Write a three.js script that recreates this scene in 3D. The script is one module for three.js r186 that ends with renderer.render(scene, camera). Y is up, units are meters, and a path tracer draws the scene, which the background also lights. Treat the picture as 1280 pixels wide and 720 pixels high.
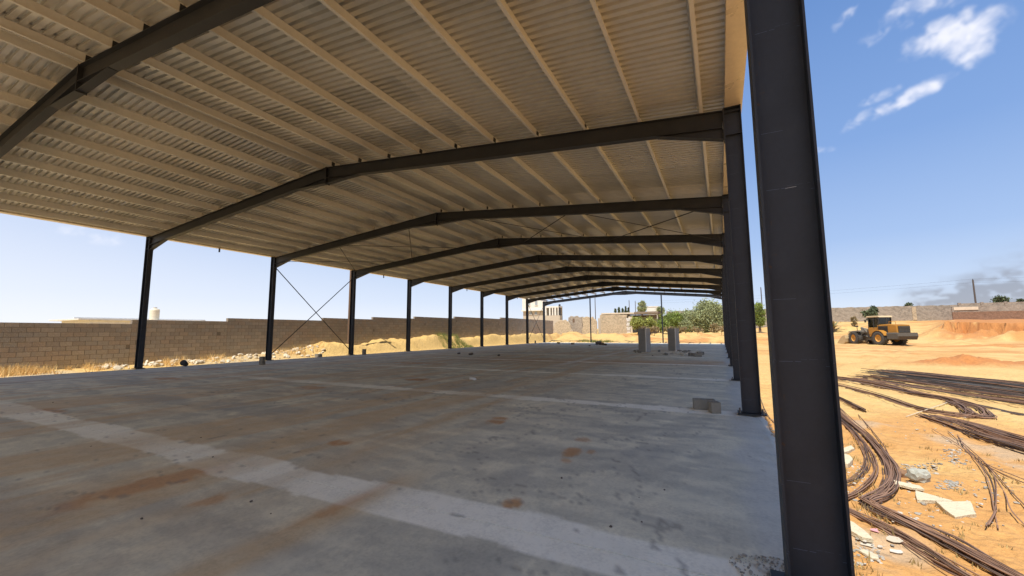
import * as THREE from 'three';
import { mergeGeometries, toCreasedNormals } from 'three/addons/utils/BufferGeometryUtils.js';

// ---------------------------------------------------------------- camera, sky, sun, exposure
const scene = new THREE.Scene();
const EYE = 1.5759, FPX = 511.535;
const camera = new THREE.PerspectiveCamera(2 * Math.atan(360 / FPX) * 180 / Math.PI, 16 / 9, 0.05, 4000);
camera.rotation.order = 'YXZ';
camera.position.set(0, EYE, 0);
camera.rotation.set(0.1072, 0.4699, -0.0052);
camera.updateMatrixWorld(true);

const renderer = new THREE.WebGLRenderer({ antialias: true });
renderer.toneMapping = THREE.LinearToneMapping;
renderer.toneMappingExposure = 3.0;
renderer.shadowMap.enabled = true;

const SUN = new THREE.Vector3(-0.012, 0.9, 0.44).normalize();
const sun = new THREE.DirectionalLight(new THREE.Color(1.0, 0.95, 0.86), 2.0);
sun.position.set(SUN.x * 120 - 5, SUN.y * 120, SUN.z * 120 - 40);
sun.target.position.set(-5, 0, -40);
sun.castShadow = true;
sun.shadow.mapSize.set(4096, 4096);
Object.assign(sun.shadow.camera, { left: -90, right: 90, top: 90, bottom: -90, near: 1, far: 320 });
scene.add(sun, sun.target);

// ---- helpers: random, noise, pixel rays
function rng(seed) { let a = seed >>> 0; return () => { a = (a + 0x6D2B79F5) | 0; let t = Math.imul(a ^ (a >>> 15), 1 | a); t = (t + Math.imul(t ^ (t >>> 7), 61 | t)) ^ t; return ((t ^ (t >>> 14)) >>> 0) / 4294967296; }; }
const hash2 = (x, y) => { let n = Math.imul(x, 374761393) ^ Math.imul(y, 668265263); n = Math.imul(n ^ (n >>> 13), 1274126177); return ((n ^ (n >>> 16)) >>> 0) / 4294967296; };
function vn(x, y) { const xi = Math.floor(x), yi = Math.floor(y); let u = x - xi, v = y - yi; u = u * u * (3 - 2 * u); v = v * v * (3 - 2 * v); const a = hash2(xi, yi), b = hash2(xi + 1, yi), c = hash2(xi, yi + 1), d = hash2(xi + 1, yi + 1); return a + (b - a) * u + (c - a) * v + (a - b - c + d) * u * v; }
function fbm(x, y, o = 4) { let s = 0, a = 0.5, t = 0; for (let i = 0; i < o; i++) { s += a * vn(x, y); t += a; x = x * 2.03 + 17.3; y = y * 2.03 + 9.1; a *= 0.5; } return s / t; }
function tvn(x, y, p) { const m = (k) => ((k % p) + p) % p, xi = Math.floor(x), yi = Math.floor(y); let u = x - xi, v = y - yi; u = u * u * (3 - 2 * u); v = v * v * (3 - 2 * v); const a = hash2(m(xi), m(yi)), b = hash2(m(xi + 1), m(yi)), c = hash2(m(xi), m(yi + 1)), d = hash2(m(xi + 1), m(yi + 1)); return a + (b - a) * u + (c - a) * v + (a - b - c + d) * u * v; }
const sstep = (a, b, x) => { const t = Math.min(1, Math.max(0, (x - a) / (b - a))); return t * t * (3 - 2 * t); };
const lerp = (a, b, t) => a + (b - a) * t;
const mix3 = (a, b, t) => [lerp(a[0], b[0], t), lerp(a[1], b[1], t), lerp(a[2], b[2], t)];
const curve = (pts, x) => { if (x <= pts[0][0]) return pts[0][1]; for (let i = 1; i < pts.length; i++) if (x <= pts[i][0]) return lerp(pts[i - 1][1], pts[i][1], (x - pts[i - 1][0]) / (pts[i][0] - pts[i - 1][0])); return pts[pts.length - 1][1]; };
const ray = (px, py) => new THREE.Vector3((px - 640) / FPX, -(py - 360) / FPX, -1).applyQuaternion(camera.quaternion);
const onPlane = (axis, val, px, py) => { const d = ray(px, py), o = new THREE.Vector3(0, EYE, 0); return o.addScaledVector(d, (val - o[axis]) / d[axis]); };
const azel = (px, py) => { const d = ray(px, py).normalize(); return [Math.atan2(d.x, -d.z) * 180 / Math.PI, Math.asin(d.y) * 180 / Math.PI]; };
const polar = (azDeg, r, y = 0) => new THREE.Vector3(Math.sin(azDeg * Math.PI / 180) * r, y, -Math.cos(azDeg * Math.PI / 180) * r);
const lin = (r, g, b) => new THREE.Color().setRGB(r, g, b);

// ---- the sky: blue air, thin clouds, a little smoke low over the horizon
{
  const W = 3072, H = 1536, data = new Float32Array(W * H * 4);
  const wisps = [];   // az, el, half length, half height, tilt, density
  const put = (px, py, hx, hy, tilt, dens, seed) => { const [a, e] = azel(px, py); wisps.push([a, e, hx, hy, tilt, dens, seed]); };
  put(1193, 42, 2.9, 1.7, -0.1, 1.25, 1); put(1214, 62, 1.3, 1.5, 0.3, 1.0, 2); put(1155, 58, 1.5, 0.7, 0.35, 0.4, 21);
  put(1112, 22, 2.4, 0.65, 0.75, 0.5, 3); put(1052, 26, 1.2, 0.45, 0.65, 0.3, 4); put(1190, -12, 5, 1.1, 0.15, 0.5, 9);
  put(1135, 122, 2.9, 0.7, 0.3, 0.75, 5); put(1074, 149, 1.4, 0.55, 0.5, 0.45, 6); put(1163, 111, 1.5, 0.5, 0.3, 0.6, 7); put(1100, 120, 1.3, 0.4, 0.2, 0.2, 12);
  put(1036, 186, 1.3, 0.28, -0.15, 0.15, 8);
  put(108, 291, 2.2, 0.7, -0.2, 0.2, 10); put(131, 300, 1.0, 0.6, 0, 0.15, 11);
  const r = rng(5);
  for (let i = 0; i < 26; i++) { const a = 40 + r() * 245; wisps.push([a > 180 ? a - 360 : a, 16 + r() * 40, 2 + r() * 3.5, 0.7 + r() * 1.6, r() - 0.3, 0.4 + r() * 0.6, 30 + i]); }
  const stops = [[0, [0.70, 0.735, 0.78]], [4, [0.49, 0.59, 0.75]], [10, [0.315, 0.445, 0.69]], [20, [0.19, 0.32, 0.60]], [35, [0.118, 0.232, 0.50]], [60, [0.10, 0.21, 0.47]], [90, [0.10, 0.20, 0.46]]];
  const grad = [];
  for (let j = 0; j < H; j++) {
    const el = (j + 0.5) / H * 180 - 90; let c = stops[0][1];
    for (let k = 1; k < stops.length; k++) if (el > stops[k - 1][0]) c = mix3(stops[k - 1][1], stops[k][1], Math.min(1, (el - stops[k - 1][0]) / (stops[k][0] - stops[k - 1][0])));
    grad.push(c);
  }
  for (let j = 0; j < H; j++) {
    const el = (j + 0.5) / H * 180 - 90;
    for (let i = 0; i < W; i++) {
      const th = ((i + 0.5) / W - 0.5) * 2 * Math.PI, az = Math.atan2(Math.cos(th), -Math.sin(th)) * 180 / Math.PI;
      let c = grad[j];
      if (el > 0) {   // brighter, milkier air towards the left (west), as in view
        const west = 0.5 - 0.5 * Math.cos((az - 22) * Math.PI / 180), m = west * Math.exp(-el / 26);
        c = mix3(c, [0.80, 0.80, 0.84], m);
        if (el < 9 && az > 12 && az < 46) {
          const mid = 2.45 + 0.13 * (az - 16), thick = 0.75 + 0.17 * (az - 15.5);
          const q = Math.exp(-(((el - mid + 0.9 * (fbm(az * 0.5, 7, 2) - 0.5)) / thick) ** 2)) * sstep(15.6, 17.6, az) * sstep(46, 34, az);
          if (q > 0.01) c = mix3(c, [0.24, 0.25, 0.29], Math.min(0.72, q * (0.25 + 0.95 * sstep(0.3, 0.7, fbm(az * 0.8 + 3 + 1.5 * fbm(az, el, 2), el * 1.6, 5)))));
        }
        for (const w of wisps) {
          const dx = (az - w[0]) * Math.cos(el * Math.PI / 180), dy = el - w[1];
          if (Math.abs(dx) > 14 || Math.abs(dy) > 10) continue;
          const cs = Math.cos(w[4]), sn = Math.sin(w[4]), u = (dx * cs + dy * sn) / w[2], v = (-dx * sn + dy * cs) / w[3], d2 = u * u + v * v;
          if (d2 > 2.4) continue;
          const wx = fbm(dx * 0.8 + w[6] * 5, dy * 0.8, 3) - 0.5, wy = fbm(dx * 0.8, dy * 0.8 + w[6] * 5, 3) - 0.5, n = fbm(dx * 1.2 + w[6] * 7.1 + 1.5 * wx, dy * 1.3 + w[6] * 3.3 + 1.5 * wy, 6);
          const k = 0.88 * sstep(-0.1, 1.75, w[5] * (1 - d2 * 0.85) + (n - 0.5) * 1.8 + 0.1) * sstep(2.2, 0.7, d2);
          if (k > 0.003) c = mix3(c, [0.80, 0.80, 0.86], Math.min(0.95, k));
        }
      }
      const o = (j * W + i) * 4; data[o] = c[0] * 0.43; data[o + 1] = c[1] * 0.43; data[o + 2] = c[2] * 0.43; data[o + 3] = 1;
    }
  }
  const sky = new THREE.DataTexture(data, W, H, THREE.RGBAFormat, THREE.FloatType);
  sky.mapping = THREE.EquirectangularReflectionMapping; sky.magFilter = THREE.LinearFilter; sky.needsUpdate = true;
  scene.background = sky; scene.environment = sky;
}

// ---------------------------------------------------------------- object helpers
const taken = {};
function numbered(n) { const k = taken[n] = (taken[n] ?? -1) + 1; return k ? `${n}_${String(k).padStart(3, '0')}` : n; }
const shade = (o) => { o.castShadow = true; o.receiveShadow = true; return o; };
function part(name, geo, m, parent) { const o = shade(new THREE.Mesh(geo, m)); o.name = name; parent.add(o); return o; }
function tag(o, label, category, group) { o.userData.label = label; o.userData.category = category; if (group) o.userData.group = group; return o; }
function thing(name, label, category, [x, y, z] = [0, 0, 0], turn = 0, group) { const o = new THREE.Group(); o.name = numbered(name); o.position.set(x, y, z); o.rotation.y = turn; tag(o, label, category, group); scene.add(o); return o; }
function single(name, geo, m, label, category, group) { const o = shade(new THREE.Mesh(geo, m)); o.name = numbered(name); tag(o, label, category, group); scene.add(o); return o; }
function struct(name, geo, m) { const o = geo ? shade(new THREE.Mesh(geo, m)) : new THREE.Group(); o.name = numbered(name); o.userData.kind = 'structure'; scene.add(o); return o; }
function stuff(name, geo, m, label, category) { const o = shade(new THREE.Mesh(geo, m)); o.name = numbered(name); o.userData.kind = 'stuff'; tag(o, label, category); scene.add(o); return o; }
const clean = (g) => { const q = g.index ? g.toNonIndexed() : g; for (const k of Object.keys(q.attributes)) if (!['position', 'normal', 'uv', 'color'].includes(k)) q.deleteAttribute(k); return q; };
const merge = (list) => mergeGeometries(list.map(clean));
const E3 = new THREE.Euler(), M4 = new THREE.Matrix4(), Q4 = new THREE.Quaternion();
const place = (g, x, y, z, rx = 0, ry = 0, rz = 0) => g.applyMatrix4(M4.compose(new THREE.Vector3(x, y, z), Q4.setFromEuler(E3.set(rx, ry, rz)), new THREE.Vector3(1, 1, 1)));
function box(w, h, d, x = 0, y = 0, z = 0, rx = 0, ry = 0, rz = 0) {
  const g = new THREE.BoxGeometry(w, h, d), p = g.attributes.position, n = g.attributes.normal, uv = g.attributes.uv;
  for (let i = 0; i < p.count; i++) { if (Math.abs(n.getX(i)) > 0.5) uv.setXY(i, p.getZ(i), p.getY(i)); else if (Math.abs(n.getY(i)) > 0.5) uv.setXY(i, p.getX(i), p.getZ(i)); else uv.setXY(i, p.getX(i), p.getY(i)); }
  return place(g, x, y, z, rx, ry, rz);
}
function rod(a, b, r, sides = 8) {
  const d = new THREE.Vector3().subVectors(b, a), g = new THREE.CylinderGeometry(r, r, d.length(), sides);
  return g.applyMatrix4(M4.compose(new THREE.Vector3().addVectors(a, b).multiplyScalar(0.5), Q4.setFromUnitVectors(new THREE.Vector3(0, 1, 0), d.normalize()), new THREE.Vector3(1, 1, 1)));
}
const V = (x, y, z) => new THREE.Vector3(x, y, z);
function prism(pts, depth, bevel = 0) {   // outline in x, y; thickness along z, centred
  const s = new THREE.Shape(pts.map(([x, y]) => new THREE.Vector2(x, y)));
  const g = new THREE.ExtrudeGeometry(s, { depth: depth - 2 * bevel, bevelEnabled: bevel > 0, bevelThickness: bevel, bevelSize: bevel, bevelSegments: 1, steps: 1 });
  return g.translate(0, 0, -depth / 2 + bevel);
}
function tint(g, c) { const n = g.attributes.position.count, a = new Float32Array(n * 3); for (let i = 0; i < n; i++) a.set(c, i * 3); return g.setAttribute('color', new THREE.BufferAttribute(a, 3)); }
function gridTex(n, fn, srgb = false) {   // grey or rgb tile
  const d = new Uint8Array(n * n * 4);
  for (let j = 0; j < n; j++) for (let i = 0; i < n; i++) { const v = fn(i / n, j / n), o = (j * n + i) * 4; const c = Array.isArray(v) ? v : [v, v, v]; for (let k = 0; k < 3; k++) d[o + k] = Math.max(0, Math.min(255, Math.round(c[k] * 255))); d[o + 3] = 255; }
  const t = new THREE.DataTexture(d, n, n); t.wrapS = t.wrapT = THREE.RepeatWrapping; t.magFilter = THREE.LinearFilter; t.minFilter = THREE.LinearMipmapLinearFilter; t.generateMipmaps = true; if (srgb) t.colorSpace = THREE.SRGBColorSpace; t.needsUpdate = true; return t;
}
const rep = (t, r) => { const c = t.clone(); c.repeat.set(r, r); c.needsUpdate = true; return c; };
const tf = (u, v, p, o = 4) => { let s = 0, a = 0.5, t = 0; for (let k = 0; k < o; k++) { s += a * tvn(u * p + 0.5, v * p + 0.5, p); t += a; p *= 2; a *= 0.55; } return s / t; };

// ---- tiles
const concreteTile = gridTex(1024, (u, v) => {
  const f = tf(u, v, 128, 3), m = tf(u, v, 12, 4), s = tvn(u * 90, v * 14, 2 * 7) * 0.05, pit = tvn(u * 256, v * 256, 256) > 0.955 ? -0.16 : 0, sp = tvn(u * 200 + 9, v * 200, 200) > 0.965 ? 0.13 : 0;
  return 0.93 + (f - 0.5) * 0.26 + (m - 0.5) * 0.22 + s + pit + sp;
});
const sandTile = gridTex(1024, (u, v) => {
  const f = tf(u, v, 256, 2), m = tf(u, v, 24, 4), p = tvn(u * 160, v * 160, 160);
  return 0.82 + (f - 0.5) * 0.30 + (m - 0.5) * 0.30 + (p > 0.93 ? -0.18 : 0) + (p < 0.05 ? 0.14 : 0);
});
const bumpTile = gridTex(1024, (u, v) => 0.5 + (tf(u, v, 10, 7) - 0.5) * 0.9);
const metalTile = gridTex(512, (u, v) => 0.90 + (tf(u, v, 6, 5) - 0.5) * 0.22 + (tf(u, v * 1, 64, 2) - 0.5) * 0.09);
const roughTile = gridTex(512, (u, v) => 0.62 + (tf(u, v, 8, 5) - 0.5) * 0.7);
const stoneTile = gridTex(1024, (u, v) => {   // small rubble masonry seen from afar
  const n = 44, yy = v * n, row = Math.floor(yy), o = hash2(row, 7), xx = (u * n * 0.7 + o), cx = Math.floor(xx), fx = xx - cx, fy = yy - row;
  const w = hash2(((cx % 31) + 31) % 31, row), e = Math.min(fx, 1 - fx, fy * 1.2, (1 - fy) * 1.2);
  return (0.66 + 0.26 * w + (tf(u, v, 16, 5) - 0.5) * 0.45) * (e < 0.1 ? 0.8 : 1);
});

// ---- materials
const M = {};
const std = (o) => new THREE.MeshStandardMaterial(o);
M.concrete = std({ vertexColors: true, map: rep(concreteTile, 0.4), bumpMap: rep(bumpTile, 0.7), bumpScale: 0.006, roughness: 0.74 });
M.sand = std({ vertexColors: true, map: rep(sandTile, 0.6), bumpMap: rep(bumpTile, 0.9), bumpScale: 0.05, roughness: 1 });
const steelTile = gridTex(1024, (u, v) => {
  const f = tf(u, v, 64, 3) - 0.5, m = tf(u, v, 5, 4) - 0.5, rustK = sstep(0.70, 0.80, tf(u, v, 40, 3)) * sstep(0.5, 0.62, tf(u, v, 4, 2)); let l = 1 + 0.3 * m + 0.15 * f;
  const sl = v * 37 + Math.floor(u * 9) * 0.31, line = Math.abs(sl - Math.round(sl)) < 0.03 && hash2(Math.round(sl), Math.floor(u * 9)) > 0.985 && tvn(u * 60, v * 8, 8) > 0.35; if (line) l *= 2.4;
  const dust = sstep(0.55, 0.75, tf(u, v, 9, 5)); return mix3(mix3([0.140 * l, 0.163 * l, 0.205 * l], [0.28, 0.27, 0.26], dust * 0.12), [0.31, 0.19, 0.12], rustK * 0.7);
}, true);
M.steel = std({ map: rep(steelTile, 0.9), roughness: 0.6 });
M.rafter = std({ color: lin(0.95, 0.80, 0.66), map: rep(steelTile, 0.5), roughness: 0.55 });
M.galv = std({ color: lin(0.77, 0.745, 0.68), map: rep(metalTile, 0.3), roughness: 0.5, metalness: 0.12 });
const sheetMat = (r, g, b, ro) => std({ color: lin(r, g, b), map: rep(metalTile, 0.12), roughness: ro, metalness: 0.5 });
M.sheets = [sheetMat(0.72, 0.70, 0.645, 0.33), sheetMat(0.67, 0.655, 0.605, 0.29), sheetMat(0.79, 0.765, 0.705, 0.38)];
M.bolt = std({ color: lin(0.2, 0.19, 0.18), roughness: 0.5, metalness: 0.7 });
M.cable = std({ color: lin(0.05, 0.05, 0.055), roughness: 0.6, metalness: 0.3 });

// ---------------------------------------------------------------- the ground
const SL = { x0: -23.75, x1: 0.66, z0: -58.2, z1: 4.6 };   // the floor slab
const crest = [[0, 0.02], [9, 0.05], [12.7, 0.14], [15.8, 0.3], [18.5, 0.42], [20.4, 0.78], [24, 0.9], [28, 1.0], [33, 1.1], [37, 0.92], [41, 0.95], [47, 1.05], [54, 1.25], [62, 1.5], [75, 1.5]];
const mounds = [[17.6, 84, 0.7, 2.2], [18.8, 80, 0.55, 1.6], [19.6, 82, 0.9, 1.8], [21, 78, 0.6, 1.8], [22.3, 79, 0.8, 2], [23.6, 75, 0.6, 1.6], [24.8, 77, 0.9, 2.4], [13.2, 92, 0.6, 2.5], [11.5, 90, 0.5, 2], [15.6, 96, 0.6, 3], [20.2, 70, 0.3, 2.2], [23, 64, 0.25, 2.4], [9, 94, 0.6, 2.4]];
function ground(x, z) {
  const d = -z, r = Math.hypot(x, z), az = Math.atan2(x, d) * 57.2958;
  const big = (fbm(x * 0.11 + 40, z * 0.11, 3) - 0.5), med = (fbm(x * 0.5, z * 0.5 + 30, 3) - 0.5), fine = fbm(x * 2.1 + 3, z * 2.1, 3) - 0.5;
  let y;
  // right-hand yard, rising far behind the loader
  let right = -0.19 + big * 0.10 + med * 0.09 + fine * 0.05 + (r < 40 ? -0.03 * sstep(0.56, 0.68, fbm(x * 3.3 + 50, z * 3.3, 3)) + 0.02 * sstep(0.6, 0.7, fbm(x * 6.1 + 5, z * 6.1, 2)) : 0) + (r > 40 ? med * 0.12 : 0);
  const rise = Math.max(0, r - 63);
  right += curve([[0, 0], [6, 0.12], [20, 1.0], [36, 2.5], [46, 3.45], [70, 3.9], [400, 4]], rise) * lerp(0.72, 1, sstep(2, 11, az));
  if (az > 12 && d > 0) {
    const edge = 83 + 5 * (fbm(az * 0.55, 3, 3) - 0.5) - 0.5 * (az - 20), k = sstep(18.2, 20.2, az + 1.2 * (vn(r * 0.3, 4) - 0.5));
    right += k * (1.6 * sstep(edge - 0.2, edge + 0.6, r + med * 5.5 + fine * 2.2) * sstep(edge + 26, edge + 4, r) + med * 0.5 * sstep(edge + 1, edge - 3, r) * sstep(edge - 10, edge - 2, r));
    right += -0.16 * Math.exp(-(((r - 78 + (az - 16) * 1.6) / 1.2) ** 2)) * sstep(13, 15, az) - 0.14 * Math.exp(-(((r - 73 + (az - 16) * 1.4) / 1.0) ** 2)) * sstep(13, 15, az);
  }
  right += 0.62 * Math.exp(-(((x - 11.2 + (z + 29.8) * 0.35) / 1.5) ** 2) - (((z + 29.6) / 1.1) ** 2)) * (0.9 + med + fine) + 0.3 * Math.exp(-(((x - 14.6) / 1.5) ** 2) - (((z + 30) / 1.2) ** 2));
  for (const [ma, mr, h, w] of mounds) { const p = polar(ma, mr), q = ((x - p.x) ** 2 + (z - p.z) ** 2) / (w * w); if (q < 5) right += h * Math.exp(-q) * (0.75 + 1.3 * med + 0.9 * fine); }
  if (x > 1 && d > 18 && d < 66) for (const [k0, sl] of [[4.2, 0.16], [5.9, 0.16], [1.9, 0.42], [3.7, 0.42], [14, -0.12], [15.8, -0.12]]) { const u = x - k0 - sl * (d - 20) + 0.6 * Math.sin(d * 0.09 + k0); right -= 0.07 * Math.exp(-((u / 0.28) ** 2)) * (0.6 + fine * 1.5) - 0.035 * Math.exp(-(((u - 0.5) / 0.25) ** 2)); }
  // left strip up to the perimeter wall
  const c = curve(crest, d) * (1 + 0.25 * med) + fine * 0.3 * sstep(12, 22, d) + med * 0.75 * sstep(17, 23, d);
  const left = lerp(-0.03, c, sstep(-23.9, -25.3, x + med * 0.5)) - 0.2 * sstep(-26.3, -28, x) + fine * 0.03;
  // behind the far end
  const back = curve([[58, -0.06], [62, 0.25], [70, 0.72], [82, 0.95], [96, 1.25], [108, 2.0], [140, 2.6], [600, 3]], d) + med * 1.25 * sstep(58, 64, d) * sstep(100, 80, d) + fine * 0.3 * sstep(58, 63, d) * sstep(95, 75, d) + big * 0.4 * sstep(60, 75, d) + 0.75 * Math.exp(-(((x + 23.5) / 5) ** 2) - (((z + 66) / 4.5) ** 2)) + 0.35 * Math.exp(-(((x + 15) / 5) ** 2) - (((z + 67) / 3) ** 2));
  const tl = sstep(-23.2, -23.7, x), tb = sstep(56, 60, d), tr = sstep(0.3, 4, x);
  y = lerp(right, left, tl);
  y = lerp(y, lerp(back, right, sstep(2, 12, x)), tb * (x < -23.7 ? sstep(60, 72, d) : 1));
  // under the slab
  const inx = Math.min(x - SL.x0, SL.x1 - x), inz = Math.min(z - SL.z0, SL.z1 - z), ins = Math.min(inx, inz);
  if (ins > 0) y = Math.min(y, -0.08 - 0.3 * sstep(0, 0.25, ins));
  return y;
}
{
  const lines = (segs) => { const out = [segs[0][0]]; for (const [a, b, s0, s1] of segs) { let x = a; const L = b - a; while (x < b - 1e-6) { const t = (x - a) / L; x = Math.min(b, x + lerp(s0, s1, t)); out.push(x); } } return out; };
  const grow = (from, to, s, k) => { const o = []; let x = from; const sg = Math.sign(to - from); while ((to - x) * sg > 1e-6) { x += sg * s; s *= k; if ((to - x) * sg < 0) x = to; o.push(x); } return o; };
  const xs = [...grow(-30, -1800, 0.6, 1.16).reverse(), ...lines([[-30, -26.3, 0.5, 0.2], [-26.3, -23.5, 0.14, 0.14], [-23.5, 0.3, 0.6, 0.3], [0.3, 9, 0.065, 0.08], [9, 34, 0.1, 0.35]]), ...grow(34, 1800, 0.4, 1.15)];
  const zs = [...grow(-112, -2000, 0.7, 1.16).reverse(), ...lines([[-112, -62, 0.55, 0.33], [-62, -24, 0.3, 0.17], [-24, -3, 0.14, 0.07], [-3, 6, 0.1, 0.4]]), ...grow(6, 1800, 0.5, 1.2)];
  const nx = xs.length, nz = zs.length, pos = new Float32Array(nx * nz * 3), col = new Float32Array(nx * nz * 3), uv = new Float32Array(nx * nz * 2), idx = [];
  const pale = [0.70, 0.475, 0.185], yellow = [0.70, 0.46, 0.155], orange = [0.62, 0.325, 0.105], rust = [0.52, 0.215, 0.065], grey = [0.52, 0.45, 0.34];
  for (let j = 0; j < nz; j++) for (let i = 0; i < nx; i++) {
    const x = xs[i], z = zs[j], o = j * nx + i, y = ground(x, z), d = -z, r = Math.hypot(x, z), az = Math.atan2(x, d) * 57.2958;
    pos[o * 3] = x; pos[o * 3 + 1] = y; pos[o * 3 + 2] = z; uv[o * 2] = x; uv[o * 2 + 1] = z;
    const a = fbm(x * 0.22 + 8, z * 0.22, 4), b = fbm(x * 0.9, z * 0.9 + 12, 4), s = fbm(x * 0.09 + z * 0.02, z * 0.55, 4);
    let c = mix3(pale, orange, sstep(0.35, 0.68, a * 0.6 + b * 0.4 + 0.14 * sstep(-12, -5, z)));
    if (x > 0.5) c = mix3(c, pale, sstep(10, 16, d) * sstep(40, 24, d) * 0.55 * sstep(0.3, 0.6, s + 0.15));
    if (d > 30 && x > 0) c = mix3(c, s > 0.5 ? rust : yellow, 0.75 * sstep(0.04, 0.22, Math.abs(s - 0.5)) * sstep(30, 44, d) * (s > 0.5 ? 0.8 : 1));
    const mnd = Math.exp(-(((x - 11.2 + (z + 29.8) * 0.35) / 1.9) ** 2) - (((z + 29.6) / 1.3) ** 2)) + Math.exp(-(((x - 14.6) / 1.5) ** 2) - (((z + 30) / 1.2) ** 2));
    c = mix3(c, rust, Math.min(1, mnd * 2.2));
    if (az > 16 && d > 60) c = mix3(c, rust, sstep(17.6, 20.4, az) * sstep(70, 80, r) * 0.95 * sstep(0.3, 0.5, b + 0.12));
    if (x < -23.6) { c = mix3(yellow, pale, b); c = mix3(c, grey, sstep(0.45, 0.62, a) * 0.6 * sstep(20, 12, d)); }
    if (d > 58 && x < 2) c = mix3(mix3(yellow, pale, b), rust, sstep(0.42, 0.62, a * 0.5 + b * 0.5) * 0.75 * sstep(92, 78, d));
    if (b > 0.63 && x > 0.5 && d < 14) c = mix3(c, grey, sstep(0.63, 0.75, b) * 0.5);
    col.set(c, o * 3);
    if (i < nx - 1 && j < nz - 1) idx.push(o, o + nx, o + 1, o + 1, o + nx, o + nx + 1);
  }
  const g = new THREE.BufferGeometry(); g.setAttribute('position', new THREE.BufferAttribute(pos, 3)); g.setAttribute('color', new THREE.BufferAttribute(col, 3)); g.setAttribute('uv', new THREE.BufferAttribute(uv, 2)); g.setIndex(idx); g.computeVertexNormals();
  struct('ground', g, M.sand);
}
const Gp = (px, py, y = -0.18) => { let p = onPlane('y', y, px, py); for (let k = 0; k < 4; k++) p = onPlane('y', ground(p.x, p.z), px, py); return p; };   // where a pixel's ray meets the ground

// ---------------------------------------------------------------- the floor slab
const FZ = (i) => -3.103 - 6 * i;          // z of portal frame i
const spots = [[-12.53, -3.4, 0.55, 0.25, 0.8], [-5.0, -4.33, 0.18, 0.12, 1], [-5.45, -2.35, 0.22, 0.8, 0.85], [-4.42, -2.33, 0.13, 0.24, 0.7], [-3.2, -2.87, 0.1, 0.6, 0.7], [-17.6, -7.6, 0.7, 0.3, 0.8], [-1.8, -3.56, 0.09, 0.13, 0.9], [-1.84, -5.34, 0.12, 0.25, 0.9], [-1.62, -5.45, 0.06, 0.12, 0.7], [-1.78, -4.95, 0.09, 0.1, 0.7], [-1.9, -6.0, 0.12, 0.12, 0.6], [-3.67, -6.58, 0.2, 0.3, 0.9], [-9.2, -11.1, 0.42, 0.35, 1], [-10.6, -8.14, 0.5, 0.25, 0.7], [-14, -17, 1.6, 0.5, 0.7], [-20.5, -10.5, 0.7, 0.4, 0.7]];
const dark = [[-1.0, -5.75, 0.3, 0.35, 0.9], [-1.25, -6.6, 0.25, 0.3, 0.5], [-2.09, -4.17, 0.2, 0.3, 0.5], [-2.9, -4.5, 0.35, 0.3, 0.4], [-9, -5.4, 1.4, 0.5, 0.8], [-12.5, -5.2, 1.6, 0.35, 0.8], [-8.5, -7.6, 1.5, 0.4, 0.7], [-6.7, -10.8, 0.9, 1.6, 0.6], [-14, -28, 2.4, 1.2, 0.8], [-17, -6.5, 2.4, 0.4, 0.6], [-6.0, -1.4, 0.9, 0.35, 0.5], [-2.2, -1.2, 0.5, 0.3, 0.5]];
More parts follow.
